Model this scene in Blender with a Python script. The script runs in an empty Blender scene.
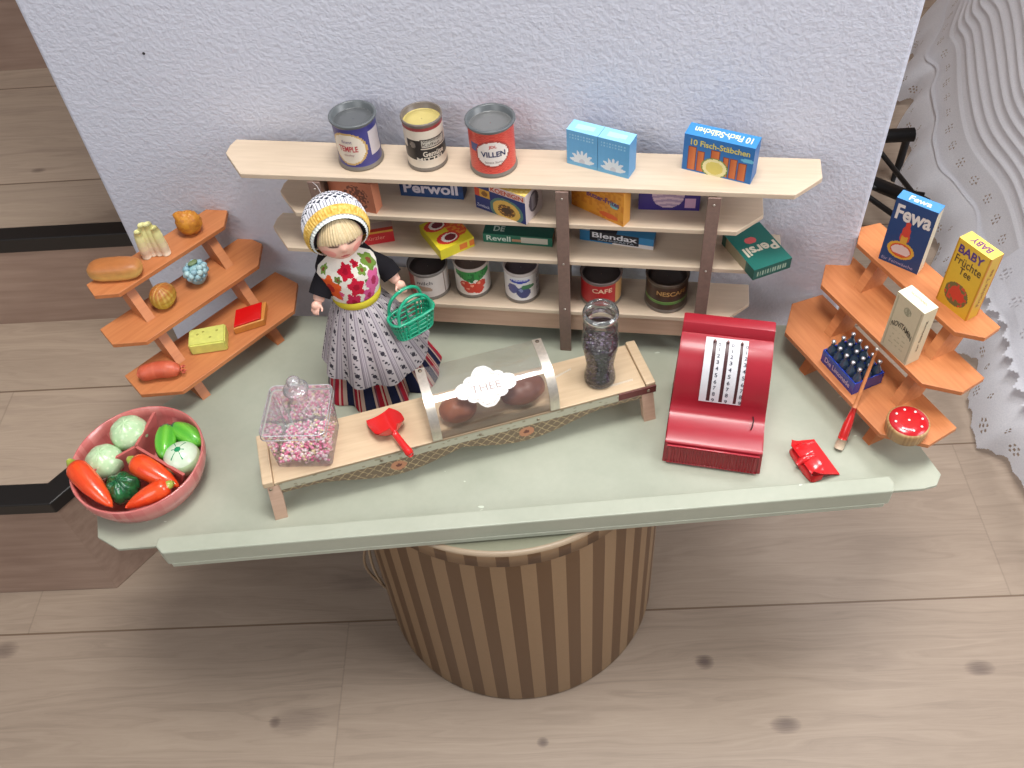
import bpy, bmesh, math, random
from mathutils import Matrix, Vector, noise
random.seed(7)
sc = bpy.context.scene
COL = sc.collection
PI = math.pi
R = math.radians
sin, cos = math.sin, math.cos

def lin(c):
    def f(u):
        u = u / 255.0
        return u / 12.92 if u <= 0.04045 else ((u + 0.055) / 1.055) ** 2.4
    return (f(c[0]), f(c[1]), f(c[2]), 1.0)

# ------------------------------------------------------------------ materials
def nd(nt, typ, **kw):
    n = nt.nodes.new(typ)
    for k, v in kw.items():
        setattr(n, k, v)
    return n

def mth(nt, op, a, b=None, c=None):
    n = nd(nt, 'ShaderNodeMath', operation=op)
    for i, x in enumerate((a, b, c)):
        if x is None:
            continue
        if isinstance(x, (int, float)):
            n.inputs[i].default_value = x
        else:
            nt.links.new(x, n.inputs[i])
    return n.outputs[0]

def mixc(nt, fac, a, b, mode='MIX'):
    n = nd(nt, 'ShaderNodeMix', data_type='RGBA', blend_type=mode)
    for i, x in ((0, fac), (6, a), (7, b)):
        if isinstance(x, (int, float)):
            n.inputs[i].default_value = x
        elif isinstance(x, tuple):
            n.inputs[i].default_value = x
        else:
            nt.links.new(x, n.inputs[i])
    return n.outputs[2]

def ramp(nt, fac, stops):
    n = nd(nt, 'ShaderNodeValToRGB')
    el = n.color_ramp.elements
    el[0].position, el[0].color = stops[0]
    el[1].position, el[1].color = stops[1]
    for p, c in stops[2:]:
        e = el.new(p); e.color = c
    nt.links.new(fac, n.inputs[0])
    return n.outputs[0]

def base_mat(name):
    m = bpy.data.materials.new(name)
    m.use_nodes = True
    nt = m.node_tree
    return m, nt, nt.nodes['Principled BSDF']

def coords(nt, scale=(1, 1, 1), kind='Object'):
    tc = nd(nt, 'ShaderNodeTexCoord')
    mp = nd(nt, 'ShaderNodeMapping')
    mp.inputs['Scale'].default_value = scale
    nt.links.new(tc.outputs[kind], mp.inputs['Vector'])
    return mp.outputs['Vector']

def noise_t(nt, vec, scale, detail=3, rough=0.5):
    n = nd(nt, 'ShaderNodeTexNoise')
    n.inputs['Scale'].default_value = scale
    n.inputs['Detail'].default_value = detail
    n.inputs['Roughness'].default_value = rough
    nt.links.new(vec, n.inputs['Vector'])
    return n.outputs['Fac']

def bump(nt, bsdf, h, strength, dist):
    b = nd(nt, 'ShaderNodeBump')
    b.inputs['Strength'].default_value = strength
    b.inputs['Distance'].default_value = dist
    nt.links.new(h, b.inputs['Height'])
    nt.links.new(b.outputs['Normal'], bsdf.inputs['Normal'])

def paint_mat(name, rough=0.5, metal=0.0, var=0.10, nscale=220, bmp=0.0, bscale=900, spec=0.5, sss=0.0, coat=0.0):
    """colour comes from the printed / painted colour stored on the mesh, mottled by noise"""
    m, nt, b = base_mat(name)
    at = nd(nt, 'ShaderNodeAttribute', attribute_name='Col')
    v = coords(nt)
    n = noise_t(nt, v, nscale, 4, 0.6)
    k = mth(nt, 'MULTIPLY_ADD', n, 2 * var, 1 - var)
    cc = nd(nt, 'ShaderNodeVectorMath', operation='SCALE')
    nt.links.new(at.outputs['Color'], cc.inputs[0])
    nt.links.new(k, cc.inputs['Scale'])
    nt.links.new(cc.outputs[0], b.inputs['Base Color'])
    b.inputs['Roughness'].default_value = rough
    b.inputs['Metallic'].default_value = metal
    b.inputs['Specular IOR Level'].default_value = spec
    b.inputs['Coat Weight'].default_value = coat
    if sss:
        b.inputs['Subsurface Weight'].default_value = sss
        b.inputs['Subsurface Radius'].default_value = (0.004, 0.002, 0.001)
    if bmp:
        bump(nt, b, noise_t(nt, v, bscale, 3), bmp, 0.0006)
    return m

MT = {}
MT['matte'] = paint_mat('painted_matte', 0.75)
MT['card'] = paint_mat('printed_card', 0.42, var=0.07)
MT['gloss'] = paint_mat('glossy_plastic', 0.22, var=0.05, nscale=60, coat=0.3)
MT['oldplastic'] = paint_mat('aged_red_plastic', 0.34, var=0.10, nscale=50, coat=0.1)
MT['enamel'] = paint_mat('lithographed_tin', 0.33, var=0.07, nscale=150)
MT['metal'] = paint_mat('worn_metal', 0.35, metal=0.85, var=0.2, nscale=300, bmp=0.15)
MT['tin'] = paint_mat('grey_tin', 0.4, metal=0.5, var=0.2, nscale=200)
MT['cloth'] = paint_mat('woven_cloth', 0.95, var=0.12, nscale=900, bmp=0.5, bscale=1500, spec=0.15)
MT['skin'] = paint_mat('doll_vinyl', 0.45, var=0.04, nscale=60, sss=0.0)
MT['hair'] = paint_mat('doll_hair', 0.55, var=0.25, nscale=500)
MT['food'] = paint_mat('painted_plaster_food', 0.45, var=0.22, nscale=130, bmp=0.3, bscale=350)
MT['veg'] = paint_mat('glossy_painted_food', 0.25, var=0.12, nscale=160, bmp=0.2, bscale=300, coat=0.3)
MT['leather'] = paint_mat('brown_painted_metal', 0.45, var=0.25, nscale=250)

def wood_mat(name, c1, c2, rough=0.5, stretch=(1.2, 16, 16), scale=14, fine=0.5):
    m, nt, b = base_mat(name)
    v = coords(nt, stretch)
    n = noise_t(nt, v, scale, 5, 0.6)
    n2 = noise_t(nt, coords(nt), 9, 2)
    f = mth(nt, 'ADD', mth(nt, 'MULTIPLY', n, 0.6), mth(nt, 'MULTIPLY', n2, 0.4))
    c = ramp(nt, f, [(0.35, lin(c1)), (0.65, lin(c2))])
    nt.links.new(c, b.inputs['Base Color'])
    b.inputs['Roughness'].default_value = rough
    bump(nt, b, n, 0.08, 0.0005)
    return m
MT['shelfwood'] = wood_mat('cream_painted_wood', (198, 177, 153), (212, 192, 169), 0.55)
MT['counterwood'] = wood_mat('pale_varnished_wood', (198, 171, 139), (213, 188, 155), 0.45)
MT['orange'] = wood_mat('orange_stained_wood', (184, 111, 65), (202, 130, 80), 0.5)
MT['pinkwood'] = wood_mat('pinkish_bare_wood', (196, 160, 138), (212, 178, 154), 0.55)

def glass_mat(name, tint, gl=0.10, rough=0.04, op=0.05):
    m, nt, b = base_mat(name)
    nt.nodes.remove(b)
    out = nt.nodes['Material Output']
    tr = nd(nt, 'ShaderNodeBsdfTransparent'); tr.inputs[0].default_value = tint
    g = nd(nt, 'ShaderNodeBsdfGlossy'); g.inputs['Roughness'].default_value = rough
    df = nd(nt, 'ShaderNodeBsdfDiffuse'); df.inputs[0].default_value = (0.9, 0.9, 0.92, 1)
    fr = nd(nt, 'ShaderNodeFresnel'); fr.inputs[0].default_value = 1.45
    nz = noise_t(nt, coords(nt), 40, 2)
    mx0 = nd(nt, 'ShaderNodeMixShader')
    nt.links.new(mth(nt, 'MULTIPLY_ADD', nz, op, op * 0.5), mx0.inputs[0])
    nt.links.new(tr.outputs[0], mx0.inputs[1]); nt.links.new(df.outputs[0], mx0.inputs[2])
    mx = nd(nt, 'ShaderNodeMixShader')
    nt.links.new(mth(nt, 'MULTIPLY_ADD', fr.outputs[0], 0.85, gl), mx.inputs[0])
    nt.links.new(mx0.outputs[0], mx.inputs[1]); nt.links.new(g.outputs[0], mx.inputs[2])
    nt.links.new(mx.outputs[0], out.inputs[0])
    return m
MT['plastic'] = glass_mat('clear_plastic', (0.97, 0.96, 0.97, 1), 0.03, 0.08, 0.10)
MT['celluloid'] = glass_mat('clear_celluloid', (0.95, 0.94, 0.93, 1), 0.07, 0.10, 0.03)
MT['glass'] = glass_mat('clear_glass', (0.94, 0.96, 0.95, 1), 0.04, 0.04, 0.03)
MT['bottleglass'] = glass_mat('dark_bottle_glass', (0.25, 0.33, 0.40, 1), 0.04, 0.05, 0.02)

m, nt, b = base_mat('white_cotton')
v = coords(nt); n1 = noise_t(nt, v, 500, 3)
c = ramp(nt, n1, [(0.3, lin((226, 227, 233))), (0.7, lin((240, 240, 244)))])
nt.links.new(c, b.inputs['Base Color']); b.inputs['Roughness'].default_value = 0.95
bump(nt, b, n1, 0.15, 0.001)
tl = nd(nt, 'ShaderNodeBsdfTranslucent'); nt.links.new(c, tl.inputs[0])
mx = nd(nt, 'ShaderNodeMixShader'); mx.inputs[0].default_value = 0.42
nt.links.new(b.outputs[0], mx.inputs[1]); nt.links.new(tl.outputs[0], mx.inputs[2])
nt.links.new(mx.outputs[0], nt.nodes['Material Output'].inputs[0])
MT['cotton'] = m
# wall stucco
m, nt, b = base_mat('white_stucco')
v = coords(nt)
n1 = noise_t(nt, v, 210, 4, 0.6); n2 = noise_t(nt, v, 3, 2); n3 = noise_t(nt, v, 90, 2)
c = ramp(nt, mth(nt, 'ADD', mth(nt, 'MULTIPLY', n1, 0.5), mth(nt, 'MULTIPLY', n2, 0.5)), [(0.3, lin((200, 202, 214))), (0.7, lin((211, 213, 225)))])
nt.links.new(c, b.inputs['Base Color']); b.inputs['Roughness'].default_value = 0.9
bump(nt, b, mth(nt, 'ADD', n1, mth(nt, 'MULTIPLY', n3, 0.5)), 0.30, 0.005)
MT['wall'] = m

# green table paint
m, nt, b = base_mat('pale_green_paint')
v = coords(nt)
n1 = noise_t(nt, v, 14, 5, 0.6); n2 = noise_t(nt, v, 160, 3)
c = ramp(nt, mth(nt, 'ADD', mth(nt, 'MULTIPLY', n1, 0.8), mth(nt, 'MULTIPLY', n2, 0.2)), [(0.3, lin((160, 164, 147))), (0.7, lin((173, 176, 159)))])
sp = noise_t(nt, coords(nt, (1, 2.5, 1)), 60, 2, 0.4)
c = mixc(nt, mth(nt, 'GREATER_THAN', sp, 0.785), c, lin((205, 212, 196)))
nt.links.new(c, b.inputs['Base Color']); b.inputs['Roughness'].default_value = 0.38
bump(nt, b, n2, 0.06, 0.001)
MT['green'] = m

# laminate planks
PL_Y0, PL_W, PL_L = 0.582, 0.245, 1.30
def laminate(name, dark=1.0, knots=(), lines=True):
    m, nt, b = base_mat(name)
    tc = nd(nt, 'ShaderNodeTexCoord')
    sx = nd(nt, 'ShaderNodeSeparateXYZ'); nt.links.new(tc.outputs['Object'], sx.inputs[0])
    x, y = sx.outputs[0], sx.outputs[1]
    ry = mth(nt, 'DIVIDE', mth(nt, 'SUBTRACT', y, PL_Y0), PL_W)
    row = mth(nt, 'FLOOR', ry)
    fy = mth(nt, 'FRACT', ry)
    xx = mth(nt, 'DIVIDE', mth(nt, 'SUBTRACT', x, mth(nt, 'MULTIPLY_ADD', row, 0.864, 0.584)), PL_L)
    fx = mth(nt, 'FRACT', xx)
    pid = mth(nt, 'ADD', mth(nt, 'MULTIPLY', row, 7.31), mth(nt, 'MULTIPLY', mth(nt, 'FLOOR', xx), 3.77))
    wn = nd(nt, 'ShaderNodeTexWhiteNoise', noise_dimensions='1D'); nt.links.new(pid, wn.inputs['W'])
    cb = nd(nt, 'ShaderNodeCombineXYZ')
    nt.links.new(mth(nt, 'MULTIPLY', x, 1.0), cb.inputs[0]); nt.links.new(mth(nt, 'MULTIPLY', y, 9.0), cb.inputs[1]); nt.links.new(pid, cb.inputs[2])
    warp = noise_t(nt, cb.outputs[0], 2.2, 3, 0.5)
    cb2 = nd(nt, 'ShaderNodeCombineXYZ')
    nt.links.new(mth(nt, 'MULTIPLY', x, 2.0), cb2.inputs[0])
    nt.links.new(mth(nt, 'ADD', mth(nt, 'MULTIPLY', y, 66.0), mth(nt, 'MULTIPLY', warp, 9.0)), cb2.inputs[1]); nt.links.new(pid, cb2.inputs[2])
    grain = noise_t(nt, cb2.outputs[0], 2.0, 5, 0.62)
    fine = noise_t(nt, coords(nt, (8, 160, 1)), 4, 2)
    f = mth(nt, 'ADD', mth(nt, 'MULTIPLY', grain, 0.62), mth(nt, 'ADD', mth(nt, 'MULTIPLY', warp, 0.2), mth(nt, 'MULTIPLY', fine, 0.18)))
    d = dark
    c = ramp(nt, f, [(0.28, lin((136 * d, 119 * d, 104 * d))), (0.5, lin((156 * d, 138 * d, 121 * d))), (0.72, lin((168 * d, 150 * d, 132 * d)))])
    k = mth(nt, 'MULTIPLY_ADD', wn.outputs[0], 0.12, 0.94)
    sc_ = nd(nt, 'ShaderNodeVectorMath', operation='SCALE'); nt.links.new(c, sc_.inputs[0]); nt.links.new(k, sc_.inputs['Scale'])
    c = sc_.outputs[0]
    for (kx, ky, rx, ry_, st) in knots:
        dx = mth(nt, 'DIVIDE', mth(nt, 'SUBTRACT', x, kx), rx); dy = mth(nt, 'DIVIDE', mth(nt, 'SUBTRACT', y, ky), ry_)
        dd = mth(nt, 'ADD', mth(nt, 'MULTIPLY', dx, dx), mth(nt, 'MULTIPLY', dy, dy))
        dd = mth(nt, 'ADD', dd, mth(nt, 'MULTIPLY_ADD', fine, 0.9, -0.45))
        ms = mth(nt, 'MULTIPLY', mth(nt, 'SUBTRACT', 1.0, dd), st)
        ms = mth(nt, 'MAXIMUM', mth(nt, 'MINIMUM', ms, st), 0.0)
        c = mixc(nt, ms, c, lin((84, 68, 62)))
    if lines:
        e1 = mth(nt, 'LESS_THAN', mth(nt, 'ABSOLUTE', mth(nt, 'SUBTRACT', mth(nt, 'ABSOLUTE', mth(nt, 'SUBTRACT', fy, 0.5)), 0.5)), 0.0055)
        e2 = mth(nt, 'LESS_THAN', mth(nt, 'ABSOLUTE', mth(nt, 'SUBTRACT', mth(nt, 'ABSOLUTE', mth(nt, 'SUBTRACT', fx, 0.5)), 0.5)), 0.0008)
        c = mixc(nt, mth(nt, 'MULTIPLY', e1, 0.75), c, lin((92, 68, 48)))
        c = mixc(nt, mth(nt, 'MULTIPLY', e2, 0.22), c, lin((90, 74, 62)))
    nt.links.new(c, b.inputs['Base Color'])
    b.inputs['Roughness'].default_value = 0.5
    bump(nt, b, grain, 0.08, 0.001)
    return m
KN = [(.179, .508, .013, .011, .9), (.264, .425, .020, .012, .75), (.513, .487, .020, .012, .7), (-.028, .414, .008, .007, .8), (-.36, .45, .008, .008, .7), (-.33, .452, .04, .02, .4), (-.74, .56, .02, .014, .6), (-.27, .64, .05, .02, .3), (.38, .50, .05, .01, .12)]
MT['floor'] = laminate('grey_oak_laminate', 1.0, KN)
MT['tread'] = laminate('grey_oak_tread', 1.13, [(-.70, 1.10, .012, .006, .6)])
MT['riser'] = wood_mat('reddish_oak_riser', (146, 120, 105), (172, 146, 129), 0.55, (2, 20, 26), 4)
MT['blacktrim'] = paint_mat('black_trim', 0.4, var=0.15)

# ------------------------------------------------------------------ mesh builder
class MB:
    def __init__(s):
        s.v = []; s.f = []; s.c = []; s.m = []; s.s = []; s.mi = 0; s.T = Matrix.Identity(4)
    def add(s, vs, fs, col=(200, 200, 200), smooth=False):
        o = len(s.v)
        pts = [Vector(p) for p in vs]
        s.v += [s.T @ p for p in pts]
        for k, f in enumerate(fs):
            s.f.append([o + i for i in f])
            if callable(col):
                ce = Vector((0, 0, 0))
                for i in f: ce += pts[i]
                s.c.append(col(ce / len(f)))
            elif isinstance(col, list):
                s.c.append(col[k])
            else:
                s.c.append(col)
            s.m.append(s.mi); s.s.append(smooth)
    def bm(s, b, col, smooth=False):
        b.verts.ensure_lookup_table()
        for i, v in enumerate(b.verts): v.index = i
        s.add([v.co.copy() for v in b.verts], [[v.index for v in f.verts] for f in b.faces], col, smooth)
        b.free()
    def box(s, x0, x1, y0, y1, z0, z1, col=(200, 200, 200), bev=0.0, seg=2):
        b = bmesh.new()
        bmesh.ops.create_cube(b, size=1.0)
        for v in b.verts:
            v.co = Vector(((x0 + x1) / 2 + v.co.x * (x1 - x0), (y0 + y1) / 2 + v.co.y * (y1 - y0), (z0 + z1) / 2 + v.co.z * (z1 - z0)))
        if bev > 0:
            bmesh.ops.bevel(b, geom=list(b.edges), offset=bev, segments=seg, affect='EDGES', profile=0.5)
        s.bm(b, col)
    def prism(s, poly, z0, z1, col=(200, 200, 200), bev=0.0):
        n = len(poly)
        b = bmesh.new()
        lo = [b.verts.new((p[0], p[1], z0)) for p in poly]
        hi = [b.verts.new((p[0], p[1], z1)) for p in poly]
        b.faces.new(hi); b.faces.new(list(reversed(lo)))
        for i in range(n):
            b.faces.new((lo[i], lo[(i + 1) % n], hi[(i + 1) % n], hi[i]))
        bmesh.ops.recalc_face_normals(b, faces=b.faces)
        if bev > 0:
            bmesh.ops.bevel(b, geom=list(b.edges), offset=bev, segments=2, affect='EDGES', profile=0.5)
        s.bm(b, col)
    def lathe(s, prof, n=32, col=(200, 200, 200), smooth=True, sx=1.0, sy=1.0, cx=0, cy=0, close=False):
        vs = []; fs = []; cl = []
        m = len(prof)
        for (r, z) in prof:
            for i in range(n):
                a = 2 * PI * i / n
                vs.append((cx + r * sx * sin(a), cy - r * sy * cos(a), z))
        for j in range(m - 1 + (1 if close else 0)):
            j2 = (j + 1) % m
            for i in range(n):
                i2 = (i + 1) % n
                fs.append((j * n + i, j * n + i2, j2 * n + i2, j2 * n + i))
                cl.append(col(2 * PI * (i + .5) / n, (j + .5) / (m - 1)) if callable(col) else col)
        s.add(vs, fs, cl, smooth)
    def tube(s, pts, r, n=8, col=(200, 200, 200), closed=False, caps=True):
        pts = [Vector(p) for p in pts]
        k = len(pts); rs = r if isinstance(r, (list, tuple)) else [r] * k
        vs = []; fs = []; up = None
        for i in range(k):
            if closed: t = pts[(i + 1) % k] - pts[i - 1]
            else: t = pts[min(i + 1, k - 1)] - pts[max(i - 1, 0)]
            t.normalize()
            if up is None:
                up = Vector((0, 0, 1)) if abs(t.z) < .9 else Vector((1, 0, 0))
            a = t.cross(up); a.normalize(); bb = a.cross(t); up = bb
            for j in range(n):
                q = 2 * PI * j / n
                vs.append(pts[i] + (a * cos(q) + bb * sin(q)) * rs[i])
        for i in range(k if closed else k - 1):
            i2 = (i + 1) % k
            for j in range(n):
                fs.append((i * n + j, i * n + (j + 1) % n, i2 * n + (j + 1) % n, i2 * n + j))
        if caps and not closed:
            fs.append(list(range(n))); fs.append(list(reversed(range((k - 1) * n, k * n))))
        s.add(vs, fs, col, True)
    def grid(s, nx, ny, pos, col=(200, 200, 200), smooth=True, keep=None):
        vs = [pos(i / nx, j / ny) for j in range(ny + 1) for i in range(nx + 1)]
        fs = []; cl = []
        for j in range(ny):
            for i in range(nx):
                u, w = (i + .5) / nx, (j + .5) / ny
                if keep and not keep(u, w): continue
                a = j * (nx + 1) + i
                fs.append((a, a + 1, a + nx + 2, a + nx + 1)); cl.append(col(u, w) if callable(col) else col)
        s.add(vs, fs, cl, smooth)
    def sphere(s, c, r, nu=16, nv=10, col=(200, 200, 200), fn=None):
        c = Vector(c); rr = r if isinstance(r, (tuple, list)) else (r, r, r)
        vs = [None]; P = []
        for j in range(nv + 1):
            th = PI * j / nv
            for i in range(nu):
                a = 2 * PI * i / nu
                d = Vector((sin(th) * sin(a), -sin(th) * cos(a), cos(th)))
                k = fn(d) if fn else 1.0
                P.append(c + Vector((d.x * rr[0] * k, d.y * rr[1] * k, d.z * rr[2] * k)))
        fs = [(j * nu + i, (j + 1) * nu + i, (j + 1) * nu + (i + 1) % nu, j * nu + (i + 1) % nu) for j in range(nv) for i in range(nu)]
        s.add(P, fs, col, True)
    def poly(s, pts, col):
        s.add(pts, [list(range(len(pts)))], col)
    def text(s, txt, x0, x1, z0, z1, col, place, bold=0.0, flip=False):
        """letters fitted in the rectangle x0..x1, z0..z1 of a face; place(x, z) -> 3D point"""
        V, F = text_polys(txt, bold)
        vs = []
        for (a, c) in V:
            if flip: a, c = 1 - a, 1 - c
            vs.append(place(x0 + a * (x1 - x0), z0 + c * (z1 - z0)))
        s.add(vs, F, col)
    def build(s, name, mat, parent=None, weld=True):
        me = bpy.data.meshes.new(name)
        me.from_pydata([tuple(p) for p in s.v], [], s.f)
        mats = mat if isinstance(mat, (list, tuple)) else [mat]
        for q in mats: me.materials.append(MT[q] if isinstance(q, str) else q)
        ca = me.color_attributes.new('Col', 'FLOAT_COLOR', 'CORNER')
        cache = {}
        for p in me.polygons:
            k = tuple(s.c[p.index][:3])
            if k not in cache: cache[k] = lin(k)
            for li in p.loop_indices: ca.data[li].color = cache[k]
            p.material_index = min(s.m[p.index], len(mats) - 1); p.use_smooth = s.s[p.index]
        if weld:
            b = bmesh.new(); b.from_mesh(me)
            bmesh.ops.remove_doubles(b, verts=b.verts, dist=1e-6)
            b.to_mesh(me); b.free()
        o = bpy.data.objects.new(name, me)
        COL.objects.link(o)
        if parent: o.parent = parent
        return o

_tc = {}
def text_polys(txt, bold=0.0):
    k = (txt, bold)
    if k in _tc: return _tc[k]
    cu = bpy.data.curves.new('lettering', 'FONT'); cu.body = txt; cu.size = 1; cu.offset = bold; cu.resolution_u = 3
    ob = bpy.data.objects.new('lettering', cu); COL.objects.link(ob)
    dg = bpy.context.evaluated_depsgraph_get()
    me = bpy.data.meshes.new_from_object(ob.evaluated_get(dg))
    V = [(v.co.x, v.co.y) for v in me.vertices]; F = [list(p.vertices) for p in me.polygons]
    x0 = min(p[0] for p in V); x1 = max(p[0] for p in V); y0 = min(p[1] for p in V); y1 = max(p[1] for p in V)
    V = [((p[0] - x0) / (x1 - x0), (p[1] - y0) / (y1 - y0)) for p in V]
    bpy.data.objects.remove(ob); bpy.data.curves.remove(cu); bpy.data.meshes.remove(me)
    _tc[k] = (V, F)
    return _tc[k]

def tag(o, label, cat, group=None, kind=None):
    o['label'] = label; o['category'] = cat
    if group: o['group'] = group
    if kind: o['kind'] = kind
    return o
def struct(o):
    o['kind'] = 'structure'; return o
def empty(name, loc, rz=0.0):
    o = bpy.data.objects.new(name, None); COL.objects.link(o)
    o.empty_display_size = 0.02; o.location = loc; o.rotation_euler = (0, 0, R(rz)); return o
def put(o, loc, rz=0.0):
    o.location = loc; o.rotation_euler = (0, 0, R(rz)); return o

# 2D painting helpers
def El(s, t, cx, cy, rx, ry): return ((s - cx) / rx) ** 2 + ((t - cy) / ry) ** 2 < 1
def Re(s, t, a, b, c, d): return a < s < b and c < t < d
def hsh(i, j=0): return (math.sin(i * 127.1 + j * 311.7) * 43758.5453) % 1.0
def mixcol(a, b, k): return tuple(a[i] + (b[i] - a[i]) * k for i in range(3))

# ------------------------------------------------------------------ camera
F_PX = 950.0
pitch, roll = R(49.424), R(5.36)
f = Vector((0, cos(pitch), -sin(pitch))); r0 = Vector((1, 0, 0)); u0 = r0.cross(f)
rr = r0 * cos(roll) - u0 * sin(roll); dn = -r0 * sin(roll) - u0 * cos(roll)
cam = bpy.data.cameras.new('camera'); cam.sensor_width = 36; cam.lens = F_PX / 1024 * 36; cam.clip_start = 0.01
co = bpy.data.objects.new('camera', cam); COL.objects.link(co)
M = Matrix((rr, -dn, -f)).transposed().to_4x4(); M.translation = Vector((0, 0, 1.15))
co.matrix_world = M
sc.camera = co

# ------------------------------------------------------------------ room
g = MB(); g.grid(1, 1, lambda u, w: (-3 + 6 * u, -1.2 + 6 * w, 0)); fl = g.build('floor', 'floor'); fl.rotation_euler = (0, 0, R(-3.4)); struct(fl)
WA = -11.7
we = Vector((cos(R(WA)), sin(R(WA)), 0)); wn = Vector((-we.y, we.x, 0))
g = MB(); g.box(-.447, .380, 0, .14, 0, 2.2, (210, 208, 215), 0.004, 2)
w = g.build('wall_back', 'wall'); put(w, (0, .806, 0), WA); struct(w)
# small nail marks in the wall: part of the wall
for k, (wx, wz) in enumerate([(-.335, .676), (.008, .625), (-.37, .47)]):
    g = MB(); g.sphere((wx, -.0004, wz), .0014, 8, 6, (40, 36, 36)); struct(g.build('nail_hole', 'matte', w))

# stairs at the left
st = empty('staircase', (0, 0, 0), -3.4)
tag(st, 'oak laminate stairs with black nosing strips, climbing left of the white wall', 'stairs'); st['kind'] = 'structure'
def stair_step(poly, inner, z0, z1):
    g = MB(); g.prism(poly, .001, z0, (120, 100, 90)); g.build('riser', 'riser', st)
    g = MB(); g.prism([(x, y - .003) if i < 2 else (x, y) for i, (x, y) in enumerate(poly)], z0, z1, (30, 27, 26), .0015); g.build('nosing', 'blacktrim', st)
    g = MB(); g.prism(inner, z1, z1 + .0008, (150, 130, 115)); g.build('tread', 'tread', st)
stair_step([(-1.5, .646), (-.61, .646), (-.535, .745), (-.415, .800), (-.415, .985), (-1.5, .985)], [(-1.5, .674), (-.622, .674), (-.552, .766), (-.418, .828), (-.418, .985), (-1.5, .985)], .196, .216)
stair_step([(-1.5, .957), (-.46, .957), (-.46, 1.40), (-1.5, 1.40)], [(-1.5, .978), (-.46, .978), (-.46, 1.40), (-1.5, 1.40)], .349, .372)
stair_step([(-1.5, 1.372), (-.46, 1.372), (-.46, 1.8), (-1.5, 1.8)], [(-1.5, 1.394), (-.46, 1.394), (-.46, 1.8), (-1.5, 1.8)], .515, .537)
# ------------------------------------------------------------------ hat box
T = .36
hb = empty('hat_box', (-.0135, .6445, 0))
tag(hb, 'round brown striped cardboard box holding up the green board', 'box')
BR = .1755
DK, LT = (94, 66, 40), (138, 110, 80)
def stripes(ph): return lambda a, w_: DK if ((a / (2 * PI) * 36 + ph) % 1.0) < .48 else LT
g = MB(); N = 36 * 12
g.lathe([(BR - .006, .002), (BR - .001, .0005), (BR, .004)], N, (112, 92, 70)); g.lathe([(BR, .004), (BR, .31), (BR - .001, .334)], N, stripes(.3))
g.lathe([(.001, .003), (BR - .006, .002)], N, (100, 80, 60))
g.build('body', 'card', hb)
g = MB(); g.lathe([(BR + .0005, .333), (BR + .0022, .333), (BR + .0022, .352)], N, stripes(.62))
g.lathe([(BR + .0022, .352), (BR + .0012, .3546), (BR - .003, .3550)], N, (150, 130, 106)); g.lathe([(BR - .003, .355), (BR - .008, .3535), (.001, .3535)], N, (128, 128, 108))
g.build('lid', 'card', hb)
g = MB()
g.tube([(-.1660 - .016 * sin(PI * k / 20), -.055, .215 - .120 * k / 20) for k in range(21)], .0016, 8, (150, 128, 104))
g.tube([(-.1690 - .004 * sin(PI * k / 20), -.053 - .004 * sin(PI * k / 20), .215 - .120 * k / 20) for k in range(21)], .0016, 8, (168, 146, 120))
g.build('carry_cord', 'cloth', hb)

# ------------------------------------------------------------------ green board
tb = empty('shop_board', (0, 0, .356))
tag(tb, 'pale green painted board with a raised front rail, standing on the striped round box', 'board')
TP = [(-.4302, .5545), (-.424, .528), (-.4004, .5117), (.3880, .4944), (.402, .497), (.4105, .509), (.4027, .5432), (.316, .7255), (-.2555, .816), (-.4345, .6504)]
g = MB(); g.prism(TP, 0, .004, (172, 182, 162), .0008); g.build('panel', 'green', tb)
g = MB(); RL = [(-.346, .4882), (.349, .4808), (.353, .489), (.351, .4985), (-.352, .5065), (-.3535, .497)]
g.prism(RL, .0042, .0262, (190, 198, 180), .0014); g.prism([(-.343, .4878), (.345, .4804), (.345, .495), (-.343, .502)], .0003, .006, (150, 150, 136), .0005)
g.build('front_rail', 'green', tb)

# ------------------------------------------------------------------ main shelf unit
SA = -12.077
SO = Vector((.0642, .7207, T)); sm_ = Matrix.Translation(SO) @ Matrix.Rotation(R(SA), 4, 'Z')
def SH(x, y, z): return tuple(sm_ @ Vector((x, y, z)))
su = empty('toy_shelf_unit', SO, SA)
tag(su, 'cream wooden toy shop shelf unit with four boards and brown uprights, against the wall', 'shelf unit')
def board_poly(x0, x1, dp=.056, fc=.036, bc=.006, cut=.026):
    return [(x0 + cut, 0), (x1 - cut, 0), (x1, fc * .75), (x1, dp), (x0 + bc * .6, dp), (x0, dp - bc * 1.8), (x0, fc * .9)]
for (x0, x1, zt) in ((-.346, .240, .2275), (-.300, .193, .1813), (-.3205, .217, .1327), (-.270, .1945, .0606)):
    g = MB(); g.prism(board_poly(x0, x1), zt - .0055, zt, (216, 197, 172), .0007); g.build('shelf', 'shelfwood', su)
g = MB(); g.box(-.243, .140, .006, .010, .026, .0551, (205, 180, 155), .0005); g.build('plinth', 'pinkwood', su)
BRN = (128, 104, 94)
for x in (-.245, 0, .1425):
    p = MB()
    for (z0, z1) in ((.0607, .1271), (.1328, .1757), (.1814, .2219)):
        p.box(x - .002, x + .002, .0022, .054, z0, z1, (150, 120, 100))
    p.box(x - .002, x + .002, .012, .054, 0, .0550, (120, 95, 80))
    o = p.build('upright', 'leather', su)
    p = MB(); p.box(x - .0062, x + .0062, -.0026, -.0003, .0, .2219, BRN, .0004); s_ = p.build('metal_strip', 'leather', o)
    for z in (.214, .1305, .066):
        p = MB(); p.sphere((x, -.0027, z), (.0013, .0008, .0013), 10, 6, (190, 180, 170)); p.build('rivet', 'metal', s_)

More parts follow.
